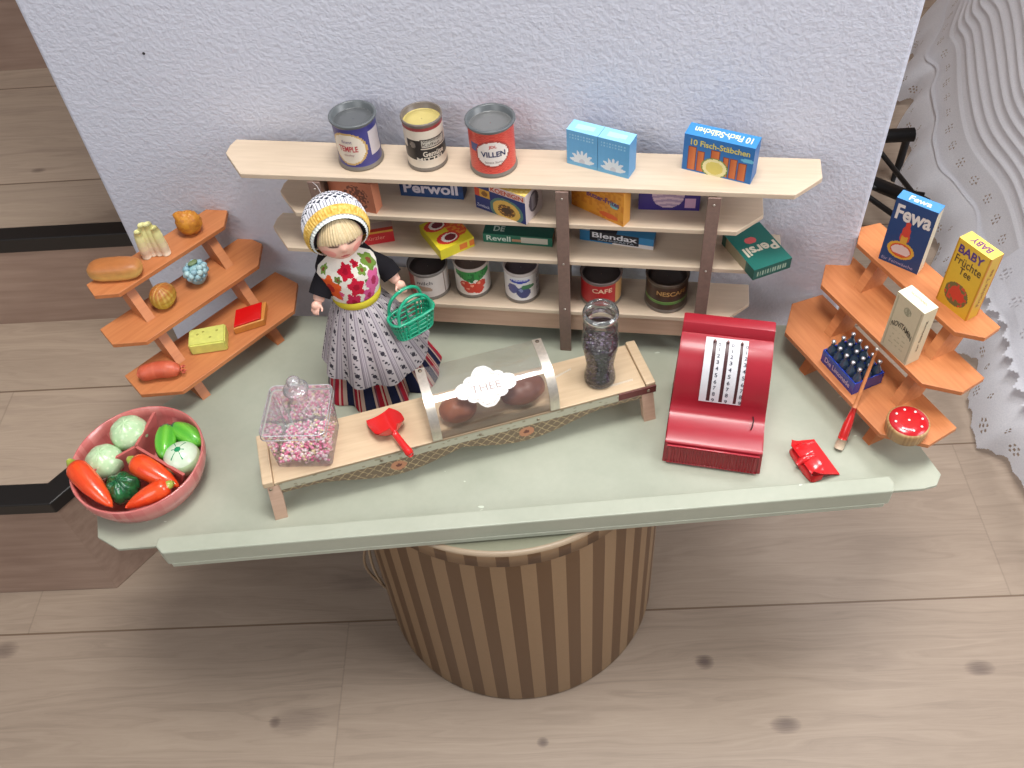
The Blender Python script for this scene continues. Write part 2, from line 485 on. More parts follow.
# ------------------------------------------------------------------ cans
def can(name, label, r, h, pos, rz, lab, inner, rim, texts=(), group=None, flare=1.04, base=(120, 112, 104), recess=.0065, botflare=1.03):
    """open toy tin: lab(a,w) paints the wall, a = angle from the front (-pi..pi), w = height 0..1"""
    n = 96; m = 40
    g = MB()
    def wall(a, w_):
        a = (a + PI) % (2 * PI) - PI
        return lab(a, w_)
    pf = [(r * botflare, .0006), (r * botflare, .0022)]
    g.lathe([(.0005, .0004), (r * botflare - .001, .0004)], n, base); g.lathe([(r * botflare - .001, .0004)] + pf, n, base)
    g.lathe([(r * botflare, .0022), (r, .0045)], n, base)
    g.lathe([(r, .0045 + (h - .009) * k / m) for k in range(m + 1)], n, wall)
    g.lathe([(r, h - .0045), (r * flare, h - .002), (r * flare, h - .0004)], n, rim)
    g.lathe([(r * flare, h - .0004), (r * flare - .0012, h), (r * .955, h - .0008), (r * .945, h - recess)], n, rim)
    g.lathe([(r * .945, h - recess), (r * .90, h - recess - .0006), (r * .86, h - recess + .0002), (r * .5, h - recess + .0004), (.0004, h - recess + .0004)], n, inner or rim)
    o = g.build(name, 'enamel')
    if texts:
        for (tx, a0, a1, z0, z1, c, bo) in texts:
            t = MB(); t.text(tx, a0, a1, z0, z1, c, lambda a, z: ((r + .00025) * sin(a), -(r + .00025) * cos(a), z), bo)
            t.build('lettering', 'enamel', o, weld=False)
    put(o, pos, rz)
    return tag(o, label, 'tin can', group)

GR = (92, 96, 98)
def lab1(a, w_):
    if El(a, w_, -.35, .48, .82, .38): return (226, 214, 196)
    if El(a, w_, -.35, .48, .92, .43): return (196, 160, 96)
    if a > .75 and a < 1.5 and .22 < w_ < .86: return (205, 196, 198)
    return (62, 62, 128)
can('tin_can', 'blue round tin with a cream oval panel, leftmost on the top shelf', .0212, .0515, (-.1278, .7945, .5875), -2, lab1, (92, 94, 96), GR,
    [('TEMPLE', -.82, .12, .022, .0285, (190, 60, 70), .02), ('finest', -.6, -.1, .0315, .035, (120, 90, 130), 0), ('quality', -.6, -.1, .0165, .0195, (150, 80, 80), 0)], flare=1.09, botflare=1.07)
def lab2(a, w_):
    if w_ > .93: return (150, 60, 60)
    if -.15 < a < 1.3 and .50 < w_ < .72: return (196, 190, 176) if (-.08 < a < 1.22 and .53 < w_ < .69) else (60, 54, 50)
    if .2 < w_ < .47: return (38, 34, 34)
    if El(a, w_, -.55, .58, .28, .13): return (120, 112, 104) if El(a, w_, -.55, .58, .15, .08) else (38, 34, 34)
    if -.9 < a < -.15 and .2 < w_ < .7: return (38, 34, 34)
    return (218, 206, 188)
can('tin_can', 'cream round tin with black bands and a gold lid, second on the top shelf', .0192, .0535, (-.0617, .7809, .5875), -4, lab2, (196, 178, 110), (110, 100, 92),
    [('Schweizer', -.02, 1.1, .0335, .037, (60, 54, 50), 0), ('Kaffee', -.02, .9, .029, .0325, (60, 54, 50), 0), ('Gemüse', -.05, 1.1, .0175, .0235, (216, 206, 190), .02), ('MITTEL', -.4, 1.1, .0125, .0165, (216, 206, 190), .02)], flare=1.05)
def lab3(a, w_):
    if El(a, w_, -.02, .5, .72, .30): return (232, 222, 214)
    if El(a, w_, -.02, .5, .80, .34): return (160, 60, 52)
    if -1.1 < a < -.65 and .52 < w_ < .72: return (70, 80, 130)
    return (204, 66, 56) if ((int(a * 22) + int(w_ * 34)) % 2) else (214, 84, 70)
can('tin_can', 'red round tin with a white oval panel, third on the top shelf', .0218, .053, (.0026, .7645, .5875), 0, lab3, (112, 112, 112), GR,
    [('VILLEN', -.55, .55, .0235, .0295, (52, 58, 96), .03), ('JDL', -.18, .18, .0325, .0365, (196, 60, 60), .02), ('feinste Sorte', -.4, .4, .0165, .019, (120, 90, 90), 0)], flare=1.10, botflare=1.06)

def labw(a, w_):
    if -.9 < a < .7 and .3 < w_ < .55 and El(a, w_, -.5, .35, .5, .2): return (170, 140, 120)
    if abs(a - .75) < .03: return (130, 110, 100)
    if -1.5 < a < -.9: return (176, 60, 58)
    return (206, 196, 190)
p = SH(-.1528, .0262, .0606)
can('tin_can', 'cream tin with faint script behind the doll, on the lowest shelf', .0215, .0375, p, 8, labw, (70, 62, 62), (120, 112, 108), [('milch', -.75, .05, .0225, .0275, (70, 60, 66), .0)])
def labch(a, w_):
    if w_ > .60 - .55 * abs(a) * .5 + .1 * sin(a * 9) and abs(a) < 1.1 and w_ > .5 + .28 * abs(a): return (52, 140, 66) if hsh(int(a * 18), int(w_ * 14)) > .25 else (36, 104, 50)
    for (cx, cy) in ((-.5, .45), (0, .36), (.42, .45), (-.25, .25), (.25, .22)):
        if El(a, w_, cx, cy, .32, .16): return (206, 62, 44) if not El(a, w_, cx - .1, cy + .05, .1, .05) else (235, 150, 120)
    return (228, 220, 212)
p = SH(-.1048, .0308, .0606)
can('tin_can', 'white tin showing red cherries and green leaves, on the lowest shelf', .0192, .0425, p, 2, labch, (110, 92, 84), (196, 180, 172))
def labpl(a, w_):
    if El(a, w_, .3, .56, .5, .09) and a > .0: return (66, 120, 80)
    if El(a, w_, .1, .34, .42, .24): return (70, 72, 120) if not El(a, w_, -.05, .44, .12, .08) else (130, 140, 180)
    if El(a, w_, -.55, .48, .34, .2): return (88, 88, 140)
    if El(a, w_, -.1, .82, .62, .085): return (58, 70, 170)
    if a > .95: return (200, 196, 200) if (int(w_ * 24) % 2) else (120, 118, 130)
    return (224, 220, 218)
p = SH(-.0496, .0262, .0606)
can('tin_can', 'white tin showing blue plums, on the lowest shelf left of the middle upright', .0186, .0425, p, -4, labpl, (80, 70, 76), (196, 184, 180), [('Pflaumen', -.6, .4, .0325, .0365, (230, 230, 240), .02)])
def labre(a, w_):
    if a > .62: return (206, 160, 100)
    return (176, 34, 38) if w_ > .1 else (150, 28, 32)
p = SH(.0365, .028, .0606)
can('tin_can', 'red and tan coffee tin on the lowest shelf, behind the glass jar', .0218, .037, p, 2, labre, (60, 52, 50), (110, 96, 92), [('CAFE', -.62, .38, .0225, .0285, (226, 190, 160), .02)])
def labbr(a, w_):
    if .24 < w_ < .38: return (94, 136, 66) if w_ < .36 else (130, 166, 90)
    if .5 < w_ < .9 and abs(a) < 1.2: return (74, 46, 34)
    return (70, 52, 42)
p = SH(.1061, .0272, .0606)
can('tin_can', 'dark brown coffee tin with a green stripe, rightmost on the lowest shelf', .0222, .040, p, 4, labbr, (54, 44, 40), (86, 70, 58), [('NESCAFE', -.75, .75, .0245, .0305, (196, 150, 90), .02)])

# ------------------------------------------------------------------ cartons
def carton(name, label, A, yaw, w, d, h, side, front=None, top=None, right=None, left=None, texts=(), cat='box', group=None, res=.0008, off=.0):
    """A = front left bottom corner; front(s,t), top(s,t), right(s,t), left(s,t) paint the faces"""
    nx, ny, nz = max(4, int(w / res)), max(4, int(d / res)), max(4, int(h / res))
    g = MB()
    cf = lambda fn: (fn if fn else (lambda s, t: side))
    g.grid(nx, nz, lambda u, v_: (w * u, 0, h * v_), cf(front), False)
    g.grid(nx, nz, lambda u, v_: (w * (1 - u), d, h * v_), side, False)
    g.grid(nx, ny, lambda u, v_: (w * u, d * v_, h), cf(top), False)
    g.grid(nx, ny, lambda u, v_: (w * u, d * (1 - v_), 0), side, False)
    g.grid(ny, nz, lambda u, v_: (w, d * u, h * v_), cf(right), False)
    g.grid(ny, nz, lambda u, v_: (0, d * (1 - u), h * v_), cf(left), False)
    o = g.build(name, 'card')
    if texts:
        e = .00025
        PLC = {'front': lambda x, z: (x * w, -e, z * h), 'top': lambda x, y: (x * w, y * d, h + e), 'right': lambda x, z: (w + e, x * d, z * h),
               'left': lambda x, z: (-e, (1 - x) * d, z * h), 'rightup': lambda x, z: (w + e, (1 - z) * d, x * h), 'leftup': lambda x, z: (-e, z * d, x * h)}
        for tx in texts:
            face, s_, x0, x1, z0, z1, c, bo = tx[:8]
            pl = PLC.get(face) or face
            t = MB(); t.text(s_, x0, x1, z0, z1, c, pl, bo, len(tx) > 8 and tx[8])
            t.build('lettering', 'card', o, weld=False)
    put(o, A, yaw)
    return tag(o, label, cat, group)

# top shelf
LB = (96, 166, 214)
def blossom(s, t):
    for (dx) in (0,):
        a = math.atan2(t - .14, (s - .5) * 1.0)
        rr_ = math.hypot((s - .5) * 1.0, (t - .14) * 1.15)
        if t > .10 and rr_ < .33 + .07 * sin(a * 13): return (214, 224, 232) if rr_ > .1 else (196, 200, 210)
    if .72 < t < .9 and .1 < s < .9 and int(s * 22) % 2 == 0 and int(t * 22) % 2 == 1: return (150, 200, 228)
    return LB if t > .1 else (110, 176, 216)
ptop = lambda s, t: (176, 222, 244) if (.2 < s < .8 and .3 < t < .7 and hsh(int(s * 12), int(t * 3)) > .45) else (146, 208, 240)
yw = R(-31.4)
for k in range(2):
    A = Vector((.0729, .7553, .5875)) + Vector((cos(yw), sin(yw), 0)) * (.0322 * k)
    carton('washing_powder_box', ('light blue small box with a white burst, left one of a touching pair', 'light blue small box with a white burst, right one of a touching pair')[k],
           A, -31.4, .0318, .0172, .0385, (84, 150, 200), blossom, ptop, None, None, group='pair of light blue boxes on the top shelf')
def fishfront(s, t):
    if El(s, t, .47, .22, .175, .245): 
        if El(s, t, .47, .22, .125, .175): return (222, 206, 110)
        return (236, 226, 170)
    if El(s, t, .47, .22, .195, .275): return (120, 140, 60)
    for k, (a, b_, hh) in enumerate(((.07, .19, .70), (.20, .31, .62), (.40, .53, .72), (.58, .66, .60), (.67, .785, .60), (.80, .92, .54))):
        if a < s < b_ and .05 < t < hh: return (128, 58, 34) if (s - a < .012 or b_ - s < .012 or hh - t < .03) else mixcol((190, 92, 46), (216, 126, 70), (s - a) / (b_ - a))
    if El(s, t, .92, .62, .1, .05): return (110, 190, 220)
    return (38, 112, 180)
carton('fish_finger_box', 'blue box of fish fingers with a lemon slice on the top shelf', (.1794, .7302, .5875), -30.1, .0665, .0188, .0395, (36, 106, 172), fishfront, lambda s, t: (60, 140, 205),
       texts=[('front', '10 Fisch-Stäbchen', .10, .94, .74, .90, (220, 206, 96), .02), ('top', '10 Fisch-Stäbchen', .10, .92, .25, .75, (236, 240, 190), .02, True)])
# board 2
z2 = .3600 + .1813
def salm(s, t): return (120, 70, 60) if (El(s, t, .6, .45, .28, .42) and hsh(int(s * 26), int(t * 20)) > .45) else (200, 122, 92)
carton('soap_box', 'salmon pink box behind the doll head, on the second shelf', (-.1652, .7841, z2), -25, .050, .0135, .036, (206, 132, 100), salm, lambda s, t: (206, 136, 108))
p = SH(-.1703, .0336, .1813)
def perw(s, t): return (30, 56, 104) if t > .22 else (36, 70, 120)
carton('detergent_box', 'dark blue box with large white lettering, on the second shelf', p, -14.4, .0662, .016, .039, (26, 48, 92), perw, texts=[('front', 'Perwoll', .06, .92, .12, .46, (214, 206, 216), .03)])
NV = (34, 48, 108)
def zw(s, t):
    if s < .30:
        if .46 < t < .74: return (200, 70, 44) if s < .1 else ((206, 156, 60) if not El(s, t, .2, .6, .06, .09) else (130, 84, 40))
        return NV
    if t > .76: return (222, 200, 192)
    d_ = ((s - .62) / .27) ** 2 + ((t - .26) / .34) ** 2
    if d_ < .12: return (70, 46, 34)
    if d_ < .4: return (96, 62, 30) if hsh(int(s * 40), int(t * 30)) > .3 else (196, 140, 60)
    if d_ < 1: return (214, 172, 84)
    if d_ < 1.5: return (84, 120, 110)
    return NV
def zwr(s, t):
    if El(s, t, .5, .55, .28, .34): return (84, 74, 84) if not (.38 < s < .6 and .3 < t < .8) else (150, 140, 146)
    return (206, 192, 190)
carton('rusk_box', 'navy and gold food box angled to the right, on the second shelf', (-.0191, .7592, z2), -36.2, .0591, .031, .0345, (210, 196, 190), zw, lambda s, t: (226, 192, 96) if hsh(int(s * 30), int(t * 14)) > .3 else (236, 216, 140), zwr,
       texts=[('front', 'KOENIGIN', .33, .97, .79, .95, (196, 84, 56), .03), ('front', 'Zwieback', .03, .28, .10, .2, (210, 210, 226), 0)])
def frt(s, t):
    if El(s, t, .72, .15, .18, .08): return (214, 92, 40)
    if El(s, t, .82, .52, .08, .1): return (120, 190, 190)
    return (218, 146, 44) if hsh(int(s * 20), int(t * 12)) > .4 else (206, 128, 36)
carton('frites_box', 'orange yellow food box turned sideways, right of the middle upright', (.0762, .7499, z2), -42.8, .0619, .0115, .0398, (208, 140, 52), frt, None, lambda s, t: (214, 150, 60),
       texts=[('front', 'Butter-Frites', .30, .92, .50, .66, (96, 60, 110), .03)])
p = SH(.0719, .027, .1813)
def purp(s, t):
    if El(s, t, .48, .5, .26, .42): return (222, 196, 208) if (int((t + .25 * abs(s - .5)) * 13) % 2) else (186, 158, 186)
    if Re(s, t, .76, .93, .1, .42): return (214, 170, 200)
    return (64, 50, 128)
carton('sugar_box', 'purple box showing stacked white cubes, right end of the second shelf', p, -10.5, .0593, .018, .036, (54, 42, 110), purp)
# board 3
z3 = T + .1327
carton('red_packet', 'small red packet behind the doll, on the third shelf', (-.154, .7715, z3), 6, .0452, .0147, .0164, (150, 26, 36), lambda s, t: (190, 30, 40) if t < .86 else (206, 150, 60), lambda s, t: (176, 150, 140) if t > .35 else (190, 60, 40),
       texts=[('front', 'Mürzler', .3, .8, .35, .65, (224, 140, 120), 0)])
def ctop(s, t):
    for (cx, cy) in ((.42, .28), (.35, .78)):
        if El(s, t, cx + .06, cy, .16, .1): return (110, 36, 44)
        if El(s, t, cx + .03, cy, .22, .14): return (234, 222, 214)
        if El(s, t, cx, cy, .32, .19): return (206, 58, 44)
    if El(s, t, .80, .55, .26, .34): return (216, 84, 40) if hsh(int(s * 14), int(t * 18)) > .35 else (224, 140, 50)
    return (214, 196, 44)
carton('fruit_packet', 'yellow packet with red fruit, lying flat over the third shelf edge', (-.0605, .7395, z3), 25.8, .0392, .049, .0123, (200, 186, 40), lambda s, t: (206, 110, 40) if (s > .5 and .2 < t < .8 and hsh(int(s * 14), 3) > .4) else (206, 192, 46), ctop, lambda s, t: (120, 150, 70))
p = SH(-.0868, .0235, .1327)
def revt(s, t): return (20, 84, 70)
def revf(s, t): return (206, 200, 184) if (.55 < s < .93 and .2 < t < .85) else ((190, 140, 110) if .42 < s < .55 and .25 < t < .6 else (36, 110, 86))
carton('green_packet', 'long dark green packet on the third shelf, left of the middle upright', p, -14.5, .0730, .0165, .0115, (24, 80, 66), revf, revt, lambda s, t: (150, 120, 96) if El(s, t, .5, .5, .35, .35) else (30, 60, 54),
       texts=[('front', 'Revell', .05, .40, .25, .85, (206, 220, 206), .02), ('top', 'DE', .14, .3, .3, .8, (190, 210, 200), .02)])
p = SH(.0132, .0342, .1327)
def blf(s, t):
    if .14 < s < .80 and t > .12: return (28, 28, 36)
    if t < .34 and s > .45: return (222, 214, 212)
    return (48, 124, 172)
def blt(s, t):
    if s < .14: return (196, 210, 220)
    return (28, 28, 36) if .14 < s < .5 else (48, 124, 172)
carton('toothpaste_box', 'long blue, black and white box on the third shelf, right bay', p, -20.7, .0770, .0135, .0138, (44, 112, 160), blf, blt, lambda s, t: (204, 190, 188) if t < .4 else (70, 110, 150),
       texts=[('front', 'Blendax', .17, .78, .44, .94, (222, 222, 226), .02), ('front', 'ZAHNPASTA', .24, .74, .2, .36, (180, 190, 200), 0)])
def pert(s, t):
    if El(s, t, .45, .66, .15, .08): return (200, 84, 84)
    return (22, 98, 88)
carton('detergent_packet', 'dark green washing powder box lying flat, hanging over the right shelf end', (.2448, .6672, z3), 17.7, .0423, .0600, .0132, (20, 84, 76),
       lambda s, t: (150, 170, 150) if (.1 < s < .9 and .25 < t < .7 and int(s * 30) % 2) else (20, 82, 74), pert, None, lambda s, t: (150, 140, 112) if .12 < s < .75 else (30, 90, 80),
       texts=[('top', 'Persil', .10, .95, .30, .52, (206, 196, 176), .03, True)])

# ------------------------------------------------------------------ stepped orange racks
def rack(label, root, ang, skew, tiers):
    o = empty('stepped_display_rack', (root[0], root[1], T), ang)
    tag(o, label, 'display rack', 'pair of orange stepped racks')
    zts = [t_[3] for t_ in tiers]
    for (hx, dp, y0, zt) in tiers:
        c = dp * .46
        sx_ = skew * zt / .12
        P_ = [(-hx + c + sx_, y0), (hx - c + sx_, y0), (hx + sx_, y0 + dp * .46), (hx - .004 + sx_, y0 + dp), (-hx + .004 + sx_, y0 + dp), (-hx + sx_, y0 + dp * .46)]
        g = MB(); g.prism(P_, zt - .0055, zt, (196, 114, 66), .0006); g.build('tier', 'orange', o)
    for x in (-.053, .053):
        g = MB()
        def yy(z): return .006 + z * .80
        for (z0, z1) in ((0, zts[0] - .0055), (zts[0], zts[1] - .0055), (zts[1], zts[2] - .0055)):
            w_ = .029
            vs = []
            for z in (z0, z1):
                for (dx, dy) in ((-.0052, 0), (.0052, 0), (.0052, w_), (-.0052, w_)):
                    vs.append((x + dx + skew * z / .12, yy(z) + dy, z))
            g.add(vs, [(3, 2, 1, 0), (4, 5, 6, 7), (0, 1, 5, 4), (1, 2, 6, 5), (2, 3, 7, 6), (3, 0, 4, 7)], (186, 106, 60))
        g.build('leg', 'orange', o)
    return o
LR = (-.296, .731); LAG = 44.0
RR_ = (.326, .603); RAG = -69.0
rack('orange wooden stepped rack with toy bread, cheese and sausage, left side of the board', LR, LAG, .004, ((.109, .069, 0, .037), (.101, .056, .047, .080), (.087, .040, .084, .122)))
rack('orange wooden stepped rack with packets and a bottle crate, right side of the board', RR_, RAG, -.023, ((.109, .069, 0, .037), (.103, .056, .043, .080), (.090, .041, .080, .120)))
def RK(root, ang, x, y, z):
    a = R(ang); return (root[0] + x * cos(a) - y * sin(a), root[1] + x * sin(a) + y * cos(a), T + z)

# boxes on the right rack
def fewf(s, t):
    if El(s, t, .45, .56, .105, .085): return (206, 66, 52)
    if El(s, t, .45, .66, .06, .06): return (206, 66, 52)
    if El(s, t, .45, .47, .12, .09): return (214, 160, 60) if t < .49 and abs(s - .45) < .08 else (206, 70, 50)
    if El(s, t, .45, .255, .23, .085): return (224, 196, 190) if t > .2 else (206, 90, 60)
    if El(s, t, .45, .26, .33, .135): return (206, 80, 40) if El(s, t, .45, .26, .26, .105) else (216, 166, 60)
    return (28, 66, 116)
carton('washing_powder_packet', 'dark blue upright box with a girl and a washtub, on the right rack top tier', (.3806, .6950, .48), -44, .0410, .0140, .0775, (206, 196, 170), fewf, lambda s, t: (80, 144, 200), lambda s, t: (206, 194, 166) if t < .97 else (80, 144, 200),
       texts=[('front', 'Fewa', .08, .94, .70, .93, (226, 218, 212), .03), ('top', 'Fewa', .24, .78, .2, .75, (226, 234, 240), .02), ('front', 'für Feinwäsche', .06, .86, .035, .085, (170, 160, 190), .0)])
def babf(s, t):
    for (cx, cy, rx, ry) in ((.45, .27, .17, .10), (.62, .24, .12, .07)):
        if El(s, t, cx, cy, rx, ry): return (204, 60, 44)
    if El(s, t, .48, .25, .36, .17): return (110, 100, 60) if hsh(int(s * 16), int(t * 22)) > .35 else (196, 70, 50)
    if s < .04 or s > .96: return (196, 140, 30)
    return (222, 178, 52)
carton('tea_box', 'yellow fruit tea box with red berries, right end of the rack top tier', (.4164, .6322, .48), -64.5, .0372, .0152, .0775, (216, 176, 56), babf, lambda s, t: (232, 206, 100), lambda s, t: (206, 166, 52) if .12 < s < .88 else (196, 120, 40),
       texts=[('front', 'BABY', .10, .86, .82, .94, (84, 50, 120), .03), ('front', 'Früchte', .10, .90, .67, .79, (90, 66, 40), .01), ('front', 'Tee', .32, .68, .55, .655, (90, 66, 40), .01),
              ('top', 'BABY', .22, .8, .25, .75, (120, 70, 120), .02, True), ('rightup', 'Früchte Tee', .2, .8, .35, .62, (150, 84, 40), .01)])
def crf(s, t):
    if El(s, t, .5, .82, .13, .07): return (150, 146, 120) if hsh(int(s * 30), int(t * 40)) > .4 else (180, 174, 146)
    if (abs(s - .07) < .012 or abs(s - .93) < .012) and .05 < t < .95: return (180, 170, 140)
    if .12 < t < .45 and .2 < s < .8 and int(t * 50) % 4 == 0 and hsh(int(s * 24), int(t * 50)) > .5: return (180, 170, 138)
    return (206, 194, 162)
def arcp(x, z):
    return (x * .0345, -.00025, (.50 + z * .07 - .55 * (x - .5) ** 2) * .0713)
carton('cream_packet', 'cream cardboard box with black lettering in an arc, on the right rack middle tier', (.3665, .6160, .44), -66.6, .0345, .0166, .0713, (204, 192, 160), crf, lambda s, t: (232, 226, 200), None,
       texts=[(arcp, 'NOVITAMIN', .12, .88, .0, 1.4, (60, 54, 44), .02), ('top', 'NOVITAMIN', .2, .8, .5, .66, (150, 140, 110), .0), ('rightup', 'zur Stärkung', .22, .80, .42, .62, (84, 76, 62), .01)])

# crate of bottles
CW, CD, CH = .0525, .0355, .0165
cr = empty('bottle_crate', (.3212, .6378, T + .037), -70.5)
tag(cr, 'blue plastic crate of small bottles with silver lettering, on the right rack lowest tier', 'crate')
g = MB(); BL = (28, 54, 150)
g.box(0, CW, 0, CD, 0.0002, .002, BL)
g.box(0, CW, 0, .0016, .002, CH, BL, .0003); g.box(0, CW, CD - .0016, CD, .002, CH, BL, .0003)
g.box(0, .0016, .0016, CD - .0016, .002, CH, BL, .0003); g.box(CW - .0016, CW, .0016, CD - .0016, .002, CH, BL, .0003)
for k in range(1, 5): g.box(CW * k / 5 - .0003, CW * k / 5 + .0003, .0016, CD - .0016, .002, CH - .003, (22, 44, 130))
for k in range(1, 3): g.box(.0016, CW - .0016, CD * k / 3 - .0003, CD * k / 3 + .0003, .002, CH - .0035, (22, 44, 130))
g.build('crate_body', 'gloss', cr)
g = MB(); g.text('Die Limonade', .006, CW - .006, .0045, .0115, (190, 180, 196), lambda x, z: (x, -.0003, z), .02); g.build('lettering', 'card', cr, weld=False)
proto = None
for i in range(5):
    for j in range(3):
        p = cr.matrix_basis @ Vector((CW * (i + .5) / 5, CD * (j + .5) / 3, .0021))
        a = R(-70.5); p = Vector((.3212, .6378, T + .037)) + Vector((CW * (i + .5) / 5 * cos(a) - CD * (j + .5) / 3 * sin(a), CW * (i + .5) / 5 * sin(a) + CD * (j + .5) / 3 * cos(a), .0022))
        lab = '%s bottle in the %s row of the blue crate' % (('leftmost', 'second', 'middle', 'fourth', 'rightmost')[i] + ' dark silver capped', ('front', 'middle', 'back')[j])
        if proto is None:
            g = MB(); g.lathe([(.0003, 0), (.0042, 0), (.0044, .001), (.0044, .0165), (.0036, .019), (.0018, .0225), (.0017, .0275)], 16, (60, 74, 90)); proto = g.build('bottle', paint_mat('dark_blue_glass', .12, var=.05, coat=.6))
            g = MB(); g.lathe([(.0017, .0268), (.0022, .027), (.0022, .0290), (.0012, .0298), (.0002, .0298)], 12, (206, 206, 210)); pc = g.build('cap', 'metal', proto)
            o = proto
        else:
            o = proto.copy(); COL.objects.link(o); q = pc.copy(); COL.objects.link(q); q.parent = o
        o.location = p; tag(o, lab, 'bottle', 'bottles in the blue crate')
# tart
g = MB()
def tside(a, w_): return (176, 140, 92) if (int(a * 14) % 3) else (160, 122, 78)
g.lathe([(.0003, .0003), (.0198, .0003), (.0204, .001), (.0215, .014), (.0212, .0165), (.0196, .0172)], 64, tside)
ta = g.build('tart', 'food'); ta.scale = (.93, .93, .93)
g = MB(); g.lathe([(.0198, .0168), (.0190, .0182), (.010, .0189), (.0003, .0190)], 64, (184, 26, 34)); tt = g.build('red_glaze', 'gloss', ta)
for k in range(9):
    a = 2 * PI * k / 8; rr2 = .0138 if k < 8 else 0
    g = MB(); g.sphere((rr2 * cos(a), rr2 * sin(a), .0188), (.0014, .0014, .0009), 10, 6, (236, 226, 222)); g.build('white_dot', 'gloss', tt)
put(ta, (.3750, .5380, T + .037)); tag(ta, 'round tart with red top and white dots, on the right rack lowest tier', 'tart')
# brush leaning on the rack
b0, b1 = Vector((.3205, .5485, T)), Vector((.3560, .6005, .4505))
br = empty('toy_brush', b0)
tag(br, 'small brush with red ferrule and long wooden stick, leaning against the right rack', 'brush')
dv = b1 - b0
def bp(k): return dv * k
g = MB(); g.tube([bp(k) for k in (.42, .5, .75, .985)], [.0022, .0019, .0017, .0014], 10, (150, 96, 62)); g.build('stick', 'orange', br)
g = MB(); g.sphere(bp(.993), .0019, 10, 8, (200, 194, 186)); g.build('metal_tip', 'metal', br)
g = MB(); g.tube([bp(k) for k in (.12, .14, .26, .34, .43)], [.0046, .0050, .0046, .0034, .0026], 14, (208, 38, 36)); g.build('ferrule', 'gloss', br)
g = MB(); g.tube([bp(k) for k in (.022, .07, .125)], [.0046, .0048, .0042], 14, (196, 176, 150)); g.build('bristles', 'hair', br)

# red dustpan
dp_ = empty('dustpan', (.2925, .5370, T), 106)
tag(dp_, 'small red plastic dustpan lying on the green board beside the brush', 'dustpan')
RD = (206, 38, 42)
g = MB()
W2 = .0235
def dpf(u, w_):
    x = (-1 + 2 * u); y = -.015 + .031 * w_
    z = .0008 + (.011 * max(0, (w_ - .45) / .55) ** 1.6) + (.0075 if abs(x) > .93 else 0) * min(1, w_ * 2)
    return (x * W2 * (1 - .10 * w_), y, z + .001)
g.grid(40, 20, dpf, RD)
g.grid(40, 20, lambda u, w_: (dpf(u, w_)[0], dpf(u, w_)[1], dpf(u, w_)[2] - .001), (180, 30, 34))
g.lathe([(.0, .0)], 3, RD) if False else None
o = g.build('pan', 'gloss', dp_)
def hood(u, w_):
    x = -1 + 2 * u; a = PI * .5 * w_
    k = (1 - abs(x) ** 4) ** .5
    cr_ = 1 - .16 * math.exp(-(x / .10) ** 2)
    return (x * W2 * .93, .0175 - .0165 * (1 - cos(a)) * (.55 + .45 * k) - .004 * (1 - k), .0012 + .0135 * sin(a) ** .8 * k * cr_)
g = MB(); g.grid(48, 20, hood, RD); g.build('hood', 'gloss', dp_)
g = MB(); g.tube([(0, .004, .0118), (0, .010, .0128), (0, .0155, .0112), (0, .0185, .0070)], [.0022, .0036, .0036, .0024], 14, RD); g.build('handle', 'gloss', dp_)

# ------------------------------------------------------------------ counter
CO = Vector((-.2465, .5335, T)); CA = 11.8
cm = Matrix.Translation(CO) @ Matrix.Rotation(R(CA), 4, 'Z')
def CN(x, y, z): return tuple(cm @ Vector((x, y, z)))
cn = empty('shop_counter', CO, CA)
tag(cn, 'low pale wooden toy counter with lattice patterned front strip, on the green board', 'counter')
CL, CDp, CHt = .400, .061, .050
g = MB(); g.box(.0105, CL - .0105, .0012, CDp, CHt - .005, CHt, (214, 186, 150), .0006); g.build('counter_top', 'counterwood', cn)
for (x0, x1) in ((0, .0102), (CL - .0102, CL)):
    g = MB(); g.box(x0, x1, 0.0006, CDp + .001, CHt - .0045, CHt + .0035, (214, 180, 150), .0012); g.build('end_rail', 'counterwood', cn)
for x in (.003, CL - .015):
    for y in (.001, CDp - .010):
        g = MB(); k_ = -.0065 if y < .01 else .004
        vs = [(x + a_ - (.004 if x < .1 else -.003) * (1 - c_), y + b2_ + k_ * (1 - c_), c_ * (CHt - .0047)) for c_ in (0, 1) for (a_, b2_) in ((0, 0), (.0125, 0), (.0125, .009), (0, .009))]
        g.add(vs, [(3, 2, 1, 0), (4, 5, 6, 7), (0, 1, 5, 4), (1, 2, 6, 5), (2, 3, 7, 6), (3, 0, 4, 7)], (206, 172, 148)); g.build('leg', 'pinkwood', cn)
g = MB()
def scal(x):
    d_ = .0150
    for c_ in (.130, .262):
        if abs(x - c_) < .082: d_ = max(d_, .0150 + .0190 * (.5 + .5 * cos(PI * (x - c_) / .082)) ** .8)
    return d_
def lat(u, w_):
    x = u * (CL - .03); z = w_ * scal(x + .015)
    if w_ * scal(x + .015) < .0105: return (182, 178, 156) if hsh(int(x * 300), int(z * 600)) > .06 else (150, 140, 116)
    a = ((x + z * 1.0) / .0105) % 1.0; b_ = ((x - z * 1.0) / .0105) % 1.0
    for c_ in (.115, .247):
            if El(x, z, c_, .0200, .0080, .0070): return (190, 130, 96) if not El(x, z, c_, .0200, .003, .0025) else (110, 60, 50)
    if a < .10 or b_ < .10: return (186, 164, 124)
    return (116, 98, 78)
g.grid(360, 26, lambda u, w_: (.015 + u * (CL - .03), -.0008, CHt - .0002 - w_ * scal(.015 + u * (CL - .03))), lat, False)
fs_ = g.build('front_strip', 'card', cn)
g = MB(); g.box(CL - .040, CL + .0003, -.0011, .0006, CHt - .010, CHt - .0004, (104, 52, 48), .0003); g.build('red_strip_end', 'leather', fs_)
